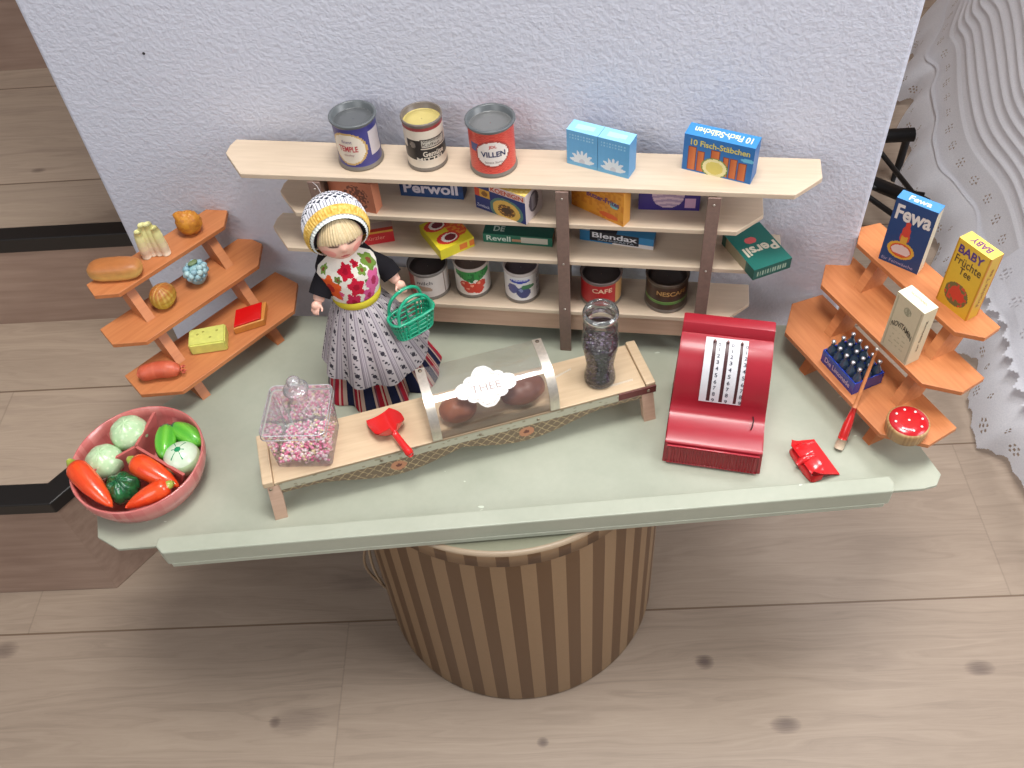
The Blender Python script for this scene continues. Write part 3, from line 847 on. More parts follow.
for x in (.006, .115, .215, .275, CL - .008):
    g = MB(); g.sphere((x, -.0012, CHt - .0055), (.0018, .001, .0018), 12, 8, (150, 140, 120)); g.build('rivet', 'metal', fs_)
for (x0, y0, x1, y1) in ((.300, .040, .325, .0475), (.352, .0125, .380, .0135)):
    g = MB(); pts = []
    for k in range(60):
        t = k / 59; pts.append((x0 + (x1 - x0) * t, y0 + (y1 - y0) * t + .0013 * sin(k * 1.3) , CHt + .0002))
    g.tube(pts, .0003, 4, (232, 226, 214)); g.build('white_script', 'matte', cn)

# celluloid cover on the counter
dc = empty('display_cover', CN(.168, 0, CHt), CA)
tag(dc, 'clear rounded cover with metal straps over toy buns, on the counter', 'display cover')
DL = .130
prof = [(.0012, .0004), (.0008, .008), (.002, .018), (.006, .028), (.013, .0355), (.023, .0405), (.035, .0425), (.048, .0430), (.0600, .0430)]
def pr(t):
    t *= len(prof) - 1; i = min(int(t), len(prof) - 2); k = t - i
    def cr_(p0, p1, p2, p3):
        return .5 * ((2 * p1) + (-p0 + p2) * k + (2 * p0 - 5 * p1 + 4 * p2 - p3) * k * k + (-p0 + 3 * p1 - 3 * p2 + p3) * k ** 3)
    q = [prof[max(0, min(len(prof) - 1, i + d_))] for d_ in (-1, 0, 1, 2)]
    return cr_(*[a[0] for a in q]), cr_(*[a[1] for a in q])
g = MB(); g.grid(2, 48, lambda u, w_: (.003 + u * (DL - .006), pr(w_)[0], pr(w_)[1])); g.build('clear_sheet', 'celluloid', dc)
g = MB(); g.grid(2, 2, lambda u, w_: (.003 + u * (DL - .006), .0605, .0004 + w_ * .0426)); g.build('back_sheet', 'celluloid', dc)
for x0 in (0, DL - .0095):
    g = MB()
    def nrm(w_):
        a = pr(max(0, w_ - .01)); b_ = pr(min(1, w_ + .01)); dx, dz = b_[0] - a[0], b_[1] - a[1]; l = math.hypot(dx, dz); return -dz / l, dx / l
    def sp_(u, w_, o_): 
        q = pr(w_); n_ = nrm(w_); return (x0 + u * .0095, q[0] + n_[0] * o_, max(.0002, q[1] + n_[1] * o_))
    g.grid(2, 60, lambda u, w_: sp_(u, w_, .0011), (226, 216, 202)); g.grid(2, 60, lambda u, w_: sp_(1 - u, w_, .0003), (150, 140, 126))
    s_ = g.build('metal_strap', 'metal', dc)
    for w_ in (.95,):
        q = pr(w_); g = MB(); g.sphere((x0 + .0047, q[0], q[1] + .0015), (.0021, .0021, .001), 12, 8, (110, 96, 84)); g.build('rivet', 'metal', s_)
# ornate paper label
g = MB()
def labpt(x, s_):  # x along, s_ 0..1 along profile
    q = pr(s_); 
    a = pr(max(0, s_ - .01)); b_ = pr(min(1, s_ + .01)); dx, dz = b_[0] - a[0], b_[1] - a[1]; l = math.hypot(dx, dz)
    return (x, q[0] - dz / l * .0005, q[1] + dx / l * .0005)
def inlab(u, w_):
    x, y = (u - .5) * 2, (w_ - .5) * 2
    a = math.atan2(y, x); r_ = math.hypot(x / .92, y / .80)
    lim = .86 + .10 * abs(sin(a * 6)) - .16 * abs(sin(2 * a)) ** 1.5 + .16 * max(0, cos(2 * (a - PI / 2))) ** 8
    return r_, lim
def lcol(u, w_):
    r_, lim = inlab(u, w_)
    if abs(r_ - lim + .16) < .018 and hsh(int(u * 90), int(w_ * 60)) > .35: return (176, 160, 150)
    return (240, 236, 230)
g.grid(90, 70, lambda u, w_: labpt(.026 + u * .072, .30 + w_ * .58), lcol, True, lambda u, w_: inlab(u, w_)[0] < inlab(u, w_)[1])
lb = g.build('paper_label', 'card', dc)
g = MB(); g.text('THEE', .047, .077, .545, .625, (150, 132, 126), lambda x, z: tuple(Vector(labpt(x, z)) + Vector((0, -.0002, .0002))), .0); g.build('lettering', 'card', lb, weld=False)
for k, (x, y, rx, ry, rz_, c) in enumerate(((.200, .024, .019, .0155, .0135, (150, 84, 50)), (.268, .028, .024, .017, .0125, (116, 64, 44)))):
    g = MB(); g.sphere((0, 0, rz_ - .0012), (rx, ry, rz_), 28, 18, lambda q: mixcol(c, (190, 130, 84), max(0, min(1, .9 - q.z / .02))), lambda d: 1 + .04 * noise.noise(d * 3 + Vector((k * 5, 0, 0))) - (.06 if abs(d.x) < .08 and d.z > .6 else 0))
    o = g.build('toy_bun', 'food'); put(o, CN(x, y, CHt), CA + 10 * k)
    tag(o, ('round brown toy bun under the left side of the clear cover', 'dark brown long toy bun under the right side of the clear cover')[k], 'bun', 'buns under the clear cover')

# candy box
cb_ = empty('candy_box', (-.2050, .5790, T + CHt), -5)
tag(cb_, 'square clear plastic box with knobbed lid and pink sweets, left end of the counter', 'candy box')
HB = .0275
g = MB()
def rsq(h, r_, n=6):
    P_ = []
    for (cx, cy, a0) in ((h - r_, h - r_, 0), (-h + r_, h - r_, 90), (-h + r_, -h + r_, 180), (h - r_, -h + r_, 270)):
        for k in range(n + 1):
            a = R(a0 + 90 * k / n); P_.append((cx + r_ * cos(a), cy + r_ * sin(a)))
    return P_
def loft(g, rings, cap=True, col=(230, 225, 230)):
    n = len(rings[0][0]); vs = []; fs = []
    for (P_, z) in rings: vs += [(p[0], p[1], z) for p in P_]
    for j in range(len(rings) - 1):
        for i in range(n): fs.append((j * n + i, j * n + (i + 1) % n, (j + 1) * n + (i + 1) % n, (j + 1) * n + i))
    if cap: fs.append(list(reversed(range(n)))) 
    g.add(vs, fs, col, False)
loft(g, [(rsq(HB - .0015, .004), .0003), (rsq(HB - .0005, .005), .002), (rsq(HB + .0015, .005), .050)])
g.build('clear_body', 'plastic', cb_)
g = MB(); loft(g, [(rsq(HB + .0032, .006), .0490), (rsq(HB + .0036, .006), .0495), (rsq(HB + .0036, .006), .0548), (rsq(HB + .0026, .005), .0558)], False)
P_ = rsq(HB + .0026, .005); g.add([(p[0], p[1], .0558) for p in P_], [list(range(len(P_)))], (230, 225, 230))
ld = g.build('lid', 'plastic', cb_)
g = MB()
for (z, h_) in ((.0493, HB + .0036), (.0555, HB + .0032)):
    P_ = rsq(h_, .006); g.tube([(p[0], p[1], z) for p in P_], .0006, 6, (226, 216, 222), closed=True)
g.build('lid_edge', MT['plastic'] if False else glass_mat('milky_plastic_edge', (.9, .88, .9, 1), .12, .1, .5), ld)
g = MB(); g.lathe([(.0095, .0559), (.0090, .062), (.0100, .0660), (.0122, .0680), (.0122, .0694), (.0100, .0712), (.0050, .0725), (.0046, .0750), (.0064, .0775), (.0066, .0800), (.0048, .0826), (.0002, .0836)], 32, cy=.015); g.build('knob', glass_mat('clear_plastic_knob', (.92, .9, .91, 1), .10, .1, .2), ld)
g = MB(); rnd = random.Random(3)
for k in range(620):
    x = rnd.uniform(-.0245, .0245); y = rnd.uniform(-.0245, .0245)
    top = .0095 + .0025 * noise.noise(Vector((x * 60, y * 60, 0))) + .002 * (-y / .025) + .004 * (x / .025)
    z = .0022 + rnd.random() ** .5 * (top - .002)
    c = rnd.choice([(240, 140, 176), (244, 170, 196), (248, 214, 224), (236, 116, 158), (248, 236, 230), (240, 220, 170)])
    s_ = rnd.uniform(.0013, .0018)
    g.sphere((x, y, z), (s_ * 1.2, s_, s_), 6, 4, c)
o = g.build('pink_sweets', 'gloss'); put(o, (-.2050, .5790, T + CHt), -5); tag(o, 'pink and white sugar pellets filling the clear candy box', 'sweets', None, 'stuff')

# scoop
so = empty('scoop', CN(.128, .0330, CHt), 0)
tag(so, 'red plastic scoop lying on the counter left of the clear cover', 'scoop')
g = MB(); SR = (214, 36, 36)
hd = Vector((.52, -.854, 0)); sd = Vector((.854, .52, 0))
def scp(u, w_, o_=0):   # w_ along from tip to handle, u across
    x = (-1 + 2 * u) * (.0115 + .0055 * sin(PI * min(1, w_ * .75 + .1))) * (1 if w_ < .75 else 1 - .7 * ((w_ - .75) / .25) ** 2)
    e = abs(-1 + 2 * u)
    z = .0006 + .0105 * e ** 2.2 * min(1, .25 + w_ * 1.4) + .009 * max(0, (w_ - .72) / .28) ** 2 + o_
    return hd * (-.018 + .036 * w_) + sd * x + Vector((0, 0, z))
g.grid(24, 24, lambda u, w_: scp(u, w_, .0009), SR); g.grid(24, 24, lambda u, w_: scp(1 - u, w_, 0), SR)
g.build('bowl', 'gloss', so)
g = MB(); g.tube([hd * k + Vector((0, 0, z)) for (k, z) in ((.0165, .0085), (.022, .0080), (.034, .0062), (.044, .0052), (.0475, .0050))], [.0034, .0034, .0036, .0044, .0030], 12, SR); g.build('handle', 'gloss', so)

# glass jar
gj = empty('glass_jar', CN(.349, .0255, CHt), 20); gj.scale = (1, 1, .93)
tag(gj, 'waisted clear glass jar with dark beans, right end of the counter', 'jar')
JP = [(.0003, .0006), (.0148, .0006), (.0160, .003), (.0156, .010), (.0140, .020), (.0138, .028), (.0160, .044), (.0184, .058), (.0186, .066), (.0178, .073), (.0160, .079), (.0158, .081), (.0168, .083), (.0170, .087), (.0160, .089), (.0158, .096), (.0172, .099), (.0174, .103), (.0166, .106), (.0150, .1065), (.0140, .105), (.0138, .095)]
g = MB(); g.lathe(JP, 48); g.build('glass_body', 'glass', gj)
g = MB(); g.lathe([(.0148, .1045), (.0174, .1030), (.0174, .1005), (.0158, .0985)], 48)
g.build('rim', glass_mat('thick_glass_rim', (.8, .84, .82, 1), .2, .05, .12), gj)
g = MB(); rnd = random.Random(5)
g.lathe([(.0002, .002), (.0130, .002), (.0138, .005), (.0128, .014), (.0118, .022), (.0118, .028), (.0142, .044), (.0160, .054), (.0150, .058), (.0100, .0595), (.0002, .060)], 40, lambda a, w_: (52, 40, 50))
for k in range(420):
    a = rnd.uniform(0, 2 * PI); z = rnd.uniform(.004, .059)
    pz = [(.0138, .004), (.0128, .014), (.0118, .022), (.0118, .028), (.0142, .044), (.0158, .054), (.0130, .060)]
    r_ = .014
    for (q0, q1) in zip(pz, pz[1:]):
        if q0[1] <= z <= q1[1]: r_ = q0[0] + (q1[0] - q0[0]) * (z - q0[1]) / (q1[1] - q0[1])
    if rnd.random() < .15: r_ *= rnd.random(); z = .060
    g.sphere((r_ * .97 * sin(a), -r_ * .97 * cos(a), z), (.0020, .0016, .0013), 6, 4, rnd.choice([(84, 66, 86), (62, 46, 58), (104, 88, 112), (54, 40, 48)]))
o = g.build('dark_beans', 'gloss'); o.scale = (1, 1, .93); put(o, CN(.349, .0255, CHt)); tag(o, 'dark purple brown beans filling the waisted glass jar', 'beans', None, 'stuff')

# ------------------------------------------------------------------ cash register
rg = empty('cash_register', (.1439, .5560, T), -16.4)
tag(rg, 'red toy cash register with white number plate, on the green board', 'cash register')
RW = .0965; RC = (158, 30, 44)
side = [(.0, .0), (.0, .0325), (.003, .0345), (.020, .0335), (.034, .0350), (.040, .0385), (.0425, .0430), (.0430, .050), (.0455, .064), (.0500, .077), (.0570, .0885), (.0660, .0965), (.0760, .1010), (.0850, .1022), (.0862, .1080), (.0890, .1125), (.0960, .1140), (.1010, .1130), (.1030, .1080), (.1030, .0)]
g = MB()
def tap(x, z): k = .045 * min(1, z / .11) ; return x + (RW / 2 - x) * 2 * k / 1.0 * 1.0 if True else x
def sect(x, inset):
    P_ = []
    cx_, cz_ = .055, .045
    for (y, z) in side:
        P_.append((tap(x, z), y + (cx_ - y) * inset, max(0.0003, z + (cz_ - z) * inset) if z > 0 else .0003))
    return P_
secs = [sect(.0025, .05), sect(.0008, .015), sect(0.0, .0)] if False else None
xs = [(0.0008, .022), (.0, .006), (.0022, 0), (RW - .0022, 0), (RW, .006), (RW - .0008, .022)]
vs = []; fs = []; ns = len(side)
for (x, ins) in xs: vs += sect(x, ins)
for j in range(len(xs) - 1):
    for i in range(ns):
        fs.append((j * ns + i, (j + 1) * ns + i, (j + 1) * ns + (i + 1) % ns, j * ns + (i + 1) % ns))
fs.append(list(range(ns))); fs.append(list(reversed(range((len(xs) - 1) * ns, len(xs) * ns))))
g.add(vs, fs, RC, False)
b_ = g.build('housing', 'oldplastic', rg)
bmm = bmesh.new(); bmm.from_mesh(b_.data); bmesh.ops.recalc_face_normals(bmm, faces=bmm.faces); bmm.to_mesh(b_.data); bmm.free()
for p in b_.data.polygons: p.use_smooth = True
try: b_.data.set_sharp_from_angle(angle=R(38))
except Exception: pass
# ribbed drawer front
g = MB()
def drw(u, w_):
    return (.004 + u * (RW - .008), -.0014 - .0016 * (1 if (int(u * 176 + .5) % 6) < 3 else 0) * (1 if .03 < u < .97 else 0), .0032 + w_ * .0262)
g.grid(176, 2, drw, lambda u, w_: (150, 28, 40) if int(u * 176) % 6 < 3 else (176, 44, 56), False); d_ = g.build('drawer_front', 'oldplastic', rg)
g = MB(); g.tube([(.004, -.0016, .003), (.004, -.0016, .0296), (RW - .004, -.0016, .0296), (RW - .004, -.0016, .003)], .0011, 6, (178, 52, 62), closed=True); g.build('drawer_frame', 'gloss', d_)
# plate follows the drum
def dr(t):
    pts = side[7:14]
    t *= len(pts) - 1; i = min(int(t), len(pts) - 2); k = t - i
    q = [pts[max(0, min(len(pts) - 1, i + e))] for e in (-1, 0, 1, 2)]
    f_ = lambda a, b1_, c, d2: .5 * ((2 * b1_) + (-a + c) * k + (2 * a - 5 * b1_ + 4 * c - d2) * k * k + (-a + 3 * b1_ - 3 * c + d2) * k ** 3)
    y, z = f_(*[v_[0] for v_ in q]), f_(*[v_[1] for v_ in q]); 
    return y, z
def drn(t, o_):
    a, b1_ = dr(max(0, t - .02)), dr(min(1, t + .02)); dx, dz = b1_[0] - a[0], b1_[1] - a[1]; l = math.hypot(dx, dz)
    y, z = dr(t); return y - dz / l * o_, z + dx / l * o_
PX0, PX1 = .0265, .0705
SL = (.21, .52, .85)
g = MB()
def plc(u, w_):
    for s_ in SL:
        if abs(u - s_) < .042 and .03 < w_ < .93: return (70, 34, 36)
    return (214, 212, 216)
g.grid(70, 48, lambda u, w_: (tap(PX0 + u * (PX1 - PX0), .09),) + drn(.02 + .90 * w_, .0011), plc)
pt = g.build('number_plate', 'card', rg)
g = MB(); g.box(0, 0.0001, 0, .0001, 0, .0001) if False else None
for c_, s_ in enumerate(SL):
    for k in range(10):
        u0 = s_ + .09; w0 = .90 - .092 * k
        g.text(str(k), u0 + (.022 if k == 1 else 0), u0 + (.043 if k == 1 else .065), w0 - .055, w0, (58, 60, 72), lambda u, w_: (tap(PX0 + u * (PX1 - PX0), .09),) + drn(.02 + .90 * w_, .0014), .01)
g.build('lettering', 'card', pt, weld=False)
for s_ in SL:
    g = MB(); y, z = drn(.02 + .90 * .92, .003); x = tap(PX0 + s_ * (PX1 - PX0), .09)
    g.sphere((x, y, z), (.0011, .0014, .0014), 10, 8, (150, 110, 104)); g.build('slider', 'metal', pt)
g = MB(); g.tube([(.083, .0402, .0392), (.084, .0372, .0372), (.0832, .030, .0362), (.0820, .026, .0357)], .0007, 6, (60, 16, 22)); g.build('crack', 'matte', rg)

# ------------------------------------------------------------------ vegetable bowl
BO = Vector((-.3825, .5920, T))
bo = empty('divided_bowl', BO, 0)
tag(bo, 'pinkish red round bowl with three compartments, at the left corner of the board', 'bowl')
PK = (184, 96, 92)
pk = lambda a, w_: mixcol((190, 100, 96), (216, 146, 138), hsh(int(a * 9), int(w_ * 7)) * .6)
g = MB(); g.lathe([(.0003, .0004), (.044, .0004), (.050, .002), (.060, .012), (.066, .027), (.0668, .0395), (.0660, .0405), (.0645, .0400), (.0635, .027), (.057, .012), (.047, .0045), (.0003, .004)], 72, pk)
g.build('dish', 'gloss', bo)
ctr = Vector((-.0045, .0155))
g = MB()
for (ex, ey) in ((.0075, .0600), (-.0495, -.0145), (.0525, -.0270)):
    e = Vector((ex, ey)); d_ = (e - ctr); L_ = d_.length; d_.normalize(); e = ctr + d_ * (L_ - .001); n_ = Vector((-d_.y, d_.x)) * .0014
    vs = []
    for z in (.0045, .039):
        e2 = e if z > .02 else ctr + (e - ctr) * max(.45, ((L_ - .019) / L_))
        for q in (ctr - n_, e2 - n_, e2 + n_, ctr + n_): vs.append((q.x, q.y, z))
    vs2 = list(vs)
    k_ = .0 
    g.add(vs2, [(3, 2, 1, 0), (4, 5, 6, 7), (0, 1, 5, 4), (1, 2, 6, 5), (2, 3, 7, 6), (3, 0, 4, 7)], (190, 104, 98))
g.build('divider', 'gloss', bo)
def veg(name, label, cat, pos, rz, fn, mat='veg', grp='toy vegetables in the divided bowl'):
    g = MB(); fn(g); o = g.build(name, mat); put(o, pos, rz); return tag(o, label, cat, grp)
def cabbage(g, r_):
    def c(q):
        d = q.normalized()
        v_ = abs(sin(7 * math.atan2(d.y, d.x) + 3 * d.z)) ; return mixcol((168, 204, 154), (212, 226, 190), .9 if v_ < .12 else .25 + .3 * hsh(int(d.x * 5), int(d.y * 5)))
    g.sphere((0, 0, 0), (r_, r_, r_ * .92), 48, 30, c, lambda d: 1 + .012 * sin(7 * math.atan2(d.y, d.x) + 3 * d.z) + .02 * noise.noise(d * 4))
veg('toy_cabbage', 'larger pale green cabbage at the back of the bowl', 'cabbage', (-.3995, .6305, T + .0325), 20, lambda g: cabbage(g, .0195))
veg('toy_cabbage', 'pale green cabbage at the left edge of the bowl', 'cabbage', (-.4200, .5985, T + .0290), 80, lambda g: cabbage(g, .0190))
def cuc(g):
    g.sphere((0, 0, 0), (.0110, .0225, .0108), 24, 20, lambda q: mixcol((70, 160, 50), (112, 190, 62), .5 + .3 * sin(6 * math.atan2(q.z, q.x)) + .2 * q.z / .01) if q.y < .015 else (44, 120, 80), lambda d: 1 + .03 * sin(6 * math.atan2(d.z, d.x)))
veg('toy_cucumber', 'bright green cucumber upright beside the bowl divider', 'cucumber', (-.3585, .6135, T + .0345), 6, cuc)
veg('toy_cucumber', 'bright green cucumber along the back right rim of the bowl', 'cucumber', (-.3390, .6215, T + .0325), 50, cuc)
def tom(g):
    def c(q):
        d = q.normalized()
        if d.z > .5:
            a = math.atan2(d.y, d.x); r_ = math.hypot(d.x, d.y)
            if r_ < .15 or (r_ < .66 and abs(sin(a * 3)) < .30 - .36 * r_): return (40, 140, 90)
        return (178, 206, 160) if d.z < .4 else (206, 222, 196)
    g.sphere((0, 0, 0), (.0188, .0188, .0165), 56, 36, c)
veg('toy_turnip', 'pale green round vegetable with a dark green star on top', 'vegetable', (-.3395, .5925, T + .0300), 0, tom)
def pep(g):
    g.sphere((0, 0, 0), (.0170, .0160, .0150), 48, 30, lambda q: mixcol((14, 70, 40), (40, 124, 66), hsh(int(q.x * 700), int(q.y * 700)) * .7), lambda d: 1 + .07 * sin(6 * math.atan2(d.y, d.x)) + .08 * noise.noise(d * 5))
veg('toy_pepper', 'dark green lumpy pepper in the front compartment of the bowl', 'pepper', (-.3965, .5650, T + .0270), 10, pep)
def carrot(label, a, b_, r_):
    a = Vector(a); b_ = Vector(b_); d = b_ - a
    ca = empty('toy_carrot', a); tag(ca, label, 'carrot', 'toy vegetables in the divided bowl')
    g = MB(); ks = [0, .03, .1, .25, .5, .75, .92, 1]; rs = [.35, .75, .95, 1, .92, .66, .34, .1]
    g.tube([d * k for k in ks], [r_ * q for q in rs], 18, lambda q: mixcol((222, 66, 26), (236, 96, 44), hsh(int(q.y * 900)) * .6)); g.build('root', 'veg', ca)
    g = MB(); g.tube([d * k for k in (-.12, -.05, .01)], [r_ * .22, r_ * .42, r_ * .45], 10, (160, 170, 70)); g.build('stem', 'veg', ca)
carrot('orange carrot sticking out over the left rim of the bowl', (-.4425, .5850, T + .0460), (-.3995, .5400, T + .0320), .0118)
carrot('orange carrot leaning on the divider in the bowl', (-.3860, .5890, T + .0380), (-.3390, .5600, T + .0280), .0118)
carrot('orange carrot lying along the front rim of the bowl', (-.3440, .5540, T + .0400), (-.3870, .5390, T + .0300), .0100)

# ------------------------------------------------------------------ foods on the left rack
def food(name, label, cat, x, y, z, rz, fn, mat='food'):
    g = MB(); fn(g); o = g.build(name, mat); put(o, RK(LR, LAG, x, y, z), LAG + rz); return tag(o, label, cat, 'toy food on the left rack')
def loaf(g):
    def c(q): return mixcol((210, 168, 94), (174, 108, 58), max(0, min(1, (q.z - .008) / .010)))
    g.sphere((0, 0, .0098), (.0285, .0125, .0102), 40, 24, c, lambda d: (1 + .015 * noise.noise(d * 6)) * (abs(d.x) ** 3.2 + abs(d.y) ** 3.2 + abs(d.z) ** 3.2) ** (-1 / 3.2))
food('toy_bread', 'golden brown toy bread loaf on the left rack top tier', 'bread', -.049, .108, .1222, -46, loaf)
def celery(g):
    for (x, y, h_, r_) in ((-.0105, -.002, .035, .0056), (-.0035, .002, .040, .0062), (.0040, .001, .041, .0060), (.0108, -.001, .037, .0054)):
        pts = [(x * (1 - .22 * k / 6), y, .0005 + h_ * k / 6) for k in range(7)]
        g.tube(pts, [r_ * q for q in (.86, .97, 1.02, 1.0, 1.0, .95, .72)], 14, lambda q: mixcol((222, 196, 170), (222, 216, 150), max(0, min(1, (q.z - .008) / .022))))
food('toy_celery', 'pale yellow ridged toy celery bundle on the left rack top tier', 'celery', -.003, .103, .1222, -40, celery)
def chick(g):
    g.sphere((0, 0, .0135), (.0140, .0120, .0140), 40, 26, lambda q: mixcol((206, 140, 40), (176, 104, 36), hsh(int(q.x * 500), int(q.z * 500)) * .8), lambda d: 1 + .10 * noise.noise(d * 4) + (.35 * max(0, Vector((-.62, .1, .78)).dot(d)) ** 14))
food('toy_roast', 'golden lumpy toy roast on the left rack top tier', 'roast', .044, .103, .1222, -40, chick)
def pear(g):
    def c(q):
        k = max(0, min(1, (q.z - .006) / .018)); a = math.atan2(q.y, q.x)
        return mixcol(mixcol((190, 176, 60), (170, 100, 44), k), (220, 206, 110), .35 if sin(a * 14) > .55 else 0)
    g.sphere((0, 0, .0132), (.0170, .0125, .0140), 40, 26, c, lambda d: (1 - .25 * max(0, -d.x) ** 2) * (1 + .03 * sin(12 * math.atan2(d.y, d.z))))
food('toy_fruit', 'yellow brown ribbed toy fruit on the left rack middle tier', 'fruit', -.027, .076, .0803, 14, pear)
def grapes(g):
    g.sphere((0, 0, .0125), (.0105, .0090, .0125), 24, 18, (140, 180, 186))
    rnd = random.Random(11)
    for k in range(46):
        t = k / 45; z = .003 + .0215 * t; r_ = .0112 * (.12 + .88 * min(1, t * 1.7) ** .8 * (1 if t < .8 else 1 - (t - .8) * 1.6)) ; a = k * 2.4
        g.sphere((r_ * cos(a), r_ * .85 * sin(a), z), .0036, 10, 8, mixcol((132, 172, 186), (176, 204, 204), rnd.random()))
    g.sphere((.002, .004, .0262), (.006, .004, .0020), 12, 8, (110, 130, 90))
food('toy_grapes', 'pale blue toy grape bunch on the left rack middle tier', 'grapes', .019, .076, .0800, 0, grapes)
def saus(g):
    pts = []; rs = []
    for k in range(17):
        t = k / 16; pts.append((-.024 + .046 * t, .004 * sin(PI * t) , .0098 + .0005 * sin(PI * t))); rs.append(.0094 * (max(.06, 1 - abs(2 * t - 1) ** 5.5)) ** .5 * (1 if t < .8 else .92))
    g.tube(pts, rs, 20, lambda q: mixcol((190, 84, 56), (206, 110, 80), hsh(int(q.x * 300)) * .5))
    for k in range(5): g.tube([(.0235, .001 + .003 * cos(k * 1.26), .0095 + .003 * sin(k * 1.26)), (.0265, .0015 + .0045 * cos(k * 1.26), .0095 + .0045 * sin(k * 1.26))], [.0016, .0008], 6, (196, 90, 66))
food('toy_sausage', 'reddish brown toy sausage, left end of the left rack lowest tier', 'sausage', -.079, .032, .0368, -41, saus)
def cheese(g):
    b = bmesh.new(); bmesh.ops.create_cube(b, size=1)
    for v_ in b.verts: v_.co = Vector((v_.co.x * .040, v_.co.y * .027 * (1 + .1 * v_.co.x), .0075 + v_.co.z * .0150))
    bmesh.ops.bevel(b, geom=list(b.edges), offset=.0015, segments=2, affect='EDGES'); g.bm(b, (206, 206, 108))
    for (x, y) in ((-.01, .003), (.004, -.004), (.011, .005), (-.004, .006)): g.sphere((x, y, .0150), (.0016, .0014, .0003), 10, 6, (160, 156, 70))
food('toy_cheese', 'pale yellow toy cheese block on the left rack lowest tier', 'cheese', -.0150, .0325, .0370, -38, cheese)
g = MB()
g.prism([(-.020, -.015), (.015, -.015), (.024, .013), (-.011, .013)], .0003, .0095, (206, 134, 62), .001)
o = g.build('toy_cheese_wedge', 'food')
g = MB(); g.prism([(-.0186, -.0136), (.0120, -.0136), (.0190, .0118), (-.0112, .0118)], .0096, .0118, (206, 20, 22), .0006); g.build('red_rind', 'gloss', o)
put(o, RK(LR, LAG, .036, .0265, .0370), LAG - 26); tag(o, 'flat orange toy cheese with bright red top on the left rack lowest tier', 'cheese', 'toy food on the left rack')

# ------------------------------------------------------------------ doll
DL0 = Vector((-.1385, .7045, T)); DA = 17
do = empty('costume_doll', DL0, DA)
tag(do, 'doll in white lace cap, floral bodice and long striped skirt, holding a green basket', 'doll')
g = MB()
HC = Vector((.000, -.003, .2170))
def headf(d):
    k = 1.0
    k += .10 * max(0, d.dot(Vector((0, -.97, -.08)).normalized())) ** 90          # nose
    for sx in (-1, 1):
        k += .045 * max(0, d.dot(Vector((.42 * sx, -.82, -.36)).normalized())) ** 14   # cheeks
        k -= .035 * max(0, d.dot(Vector((.34 * sx, -.93, .10)).normalized())) ** 40    # eye sockets
        k += .10 * max(0, d.dot(Vector((sx, .05, -.05)).normalized())) ** 60          # ears
    k += .05 * max(0, d.dot(Vector((0, -.8, -.62)).normalized())) ** 20            # chin
    return k
g.sphere(HC, (.0235, .0240, .0255), 64, 44, (226, 178, 158), headf)
g.tube([(0, .002, .204), (0, .003, .188), (0, .003, .176)], [.0100, .0090, .013], 20)
g.tube([(0, .003, .188), (0, .003, .180), (0, .003, .166), (0, .003, .142), (0, .003, .124), (0, .003, .098), (0, .003, .070)], [.011, .021, .0240, .0220, .0185, .024, .026], 28)
ARM = {-1: [(-.019, .002, .170), (-.0300, -.004, .1570), (-.0385, -.011, .1480)], 1: [(.021, .002, .170), (.0350, .001, .154), (.0415, -.0090, .1410)]}
for sx in (-1, 1):
    g.tube([(.010 * sx, .003, .085), (.011 * sx, .002, .045), (.011 * sx, .001, .012)], [.014, .011, .0075], 16)
    g.sphere((.011 * sx, -.006, .0058), (.0075, .0135, .0056), 16, 10)
    ch = ARM[sx]
    g.tube(ch, [.0095, .0080, .0050], 16)
    w_ = Vector(ch[2]); d_ = (Vector(ch[2]) - Vector(ch[1])).normalized()
    g.sphere(w_ + d_ * .005, (.0052, .0044, .0052), 14, 10)
    a1 = d_.cross(Vector((0, 0, 1))).normalized(); b1 = a1.cross(d_)
    for k, (o_, l_) in enumerate(((-.0037, .0064), (-.0012, .0076), (.0013, .0074), (.0038, .0058))):
        p0 = w_ + d_ * .0075 + a1 * o_; p1 = p0 + d_ * l_ * .6 - b1 * .0006; p2 = p1 + d_ * l_ * .35 - b1 * .0018
        g.tube([p0, p1, p2], [.00120, .00110, .0009], 8)
    t0 = w_ + d_ * .0035 + a1 * (.0040 * sx); g.tube([t0, t0 + a1 * .0034 * sx + d_ * .0024, t0 + a1 * .0040 * sx + d_ * .0056], [.0014, .0013, .0010], 8)
tmp = g.build('body', 'skin')
md = tmp.modifiers.new('r', 'REMESH'); md.mode = 'VOXEL'; md.voxel_size = .00080
md2 = tmp.modifiers.new('s', 'SMOOTH'); md2.factor = .5; md2.iterations = 2
dg = bpy.context.evaluated_depsgraph_get()
me = bpy.data.meshes.new_from_object(tmp.evaluated_get(dg))
bpy.data.objects.remove(tmp)
me.materials.clear(); me.materials.append(MT['skin'])
if 'Col' in me.color_attributes: me.color_attributes.remove(me.color_attributes['Col'])
ca = me.color_attributes.new('Col', 'FLOAT_COLOR', 'CORNER')
SK = (230, 180, 160)
def facecol(p):
    q = p - HC
    if p.z > .18 and q.y < -.010:
        x, z = q.x, q.z
        if El(x, z, 0, -.0118, .0044, .0014): return (196, 92, 92)
        for sx in (-1, 1):
            if El(x, z, .0088 * sx, .0012, .0048, .0010): return (104, 78, 64)
            if El(x, z, .0088 * sx, .0026, .0054, .0030): return (196, 160, 142)
            if El(x, z, .0088 * sx, .0072, .0054, .0008): return (186, 146, 112)
            if El(x, z, .0138 * sx, -.0080, .0058, .0050): return (232, 152, 140)
        if El(x, z, 0, -.0058, .0026, .0016): return (226, 160, 140)
    if p.z < .011: return (40, 36, 40)
    return SK
for p in me.polygons:
    c = lin(facecol(p.center)); p.use_smooth = True
    for li in p.loop_indices: ca.data[li].color = c
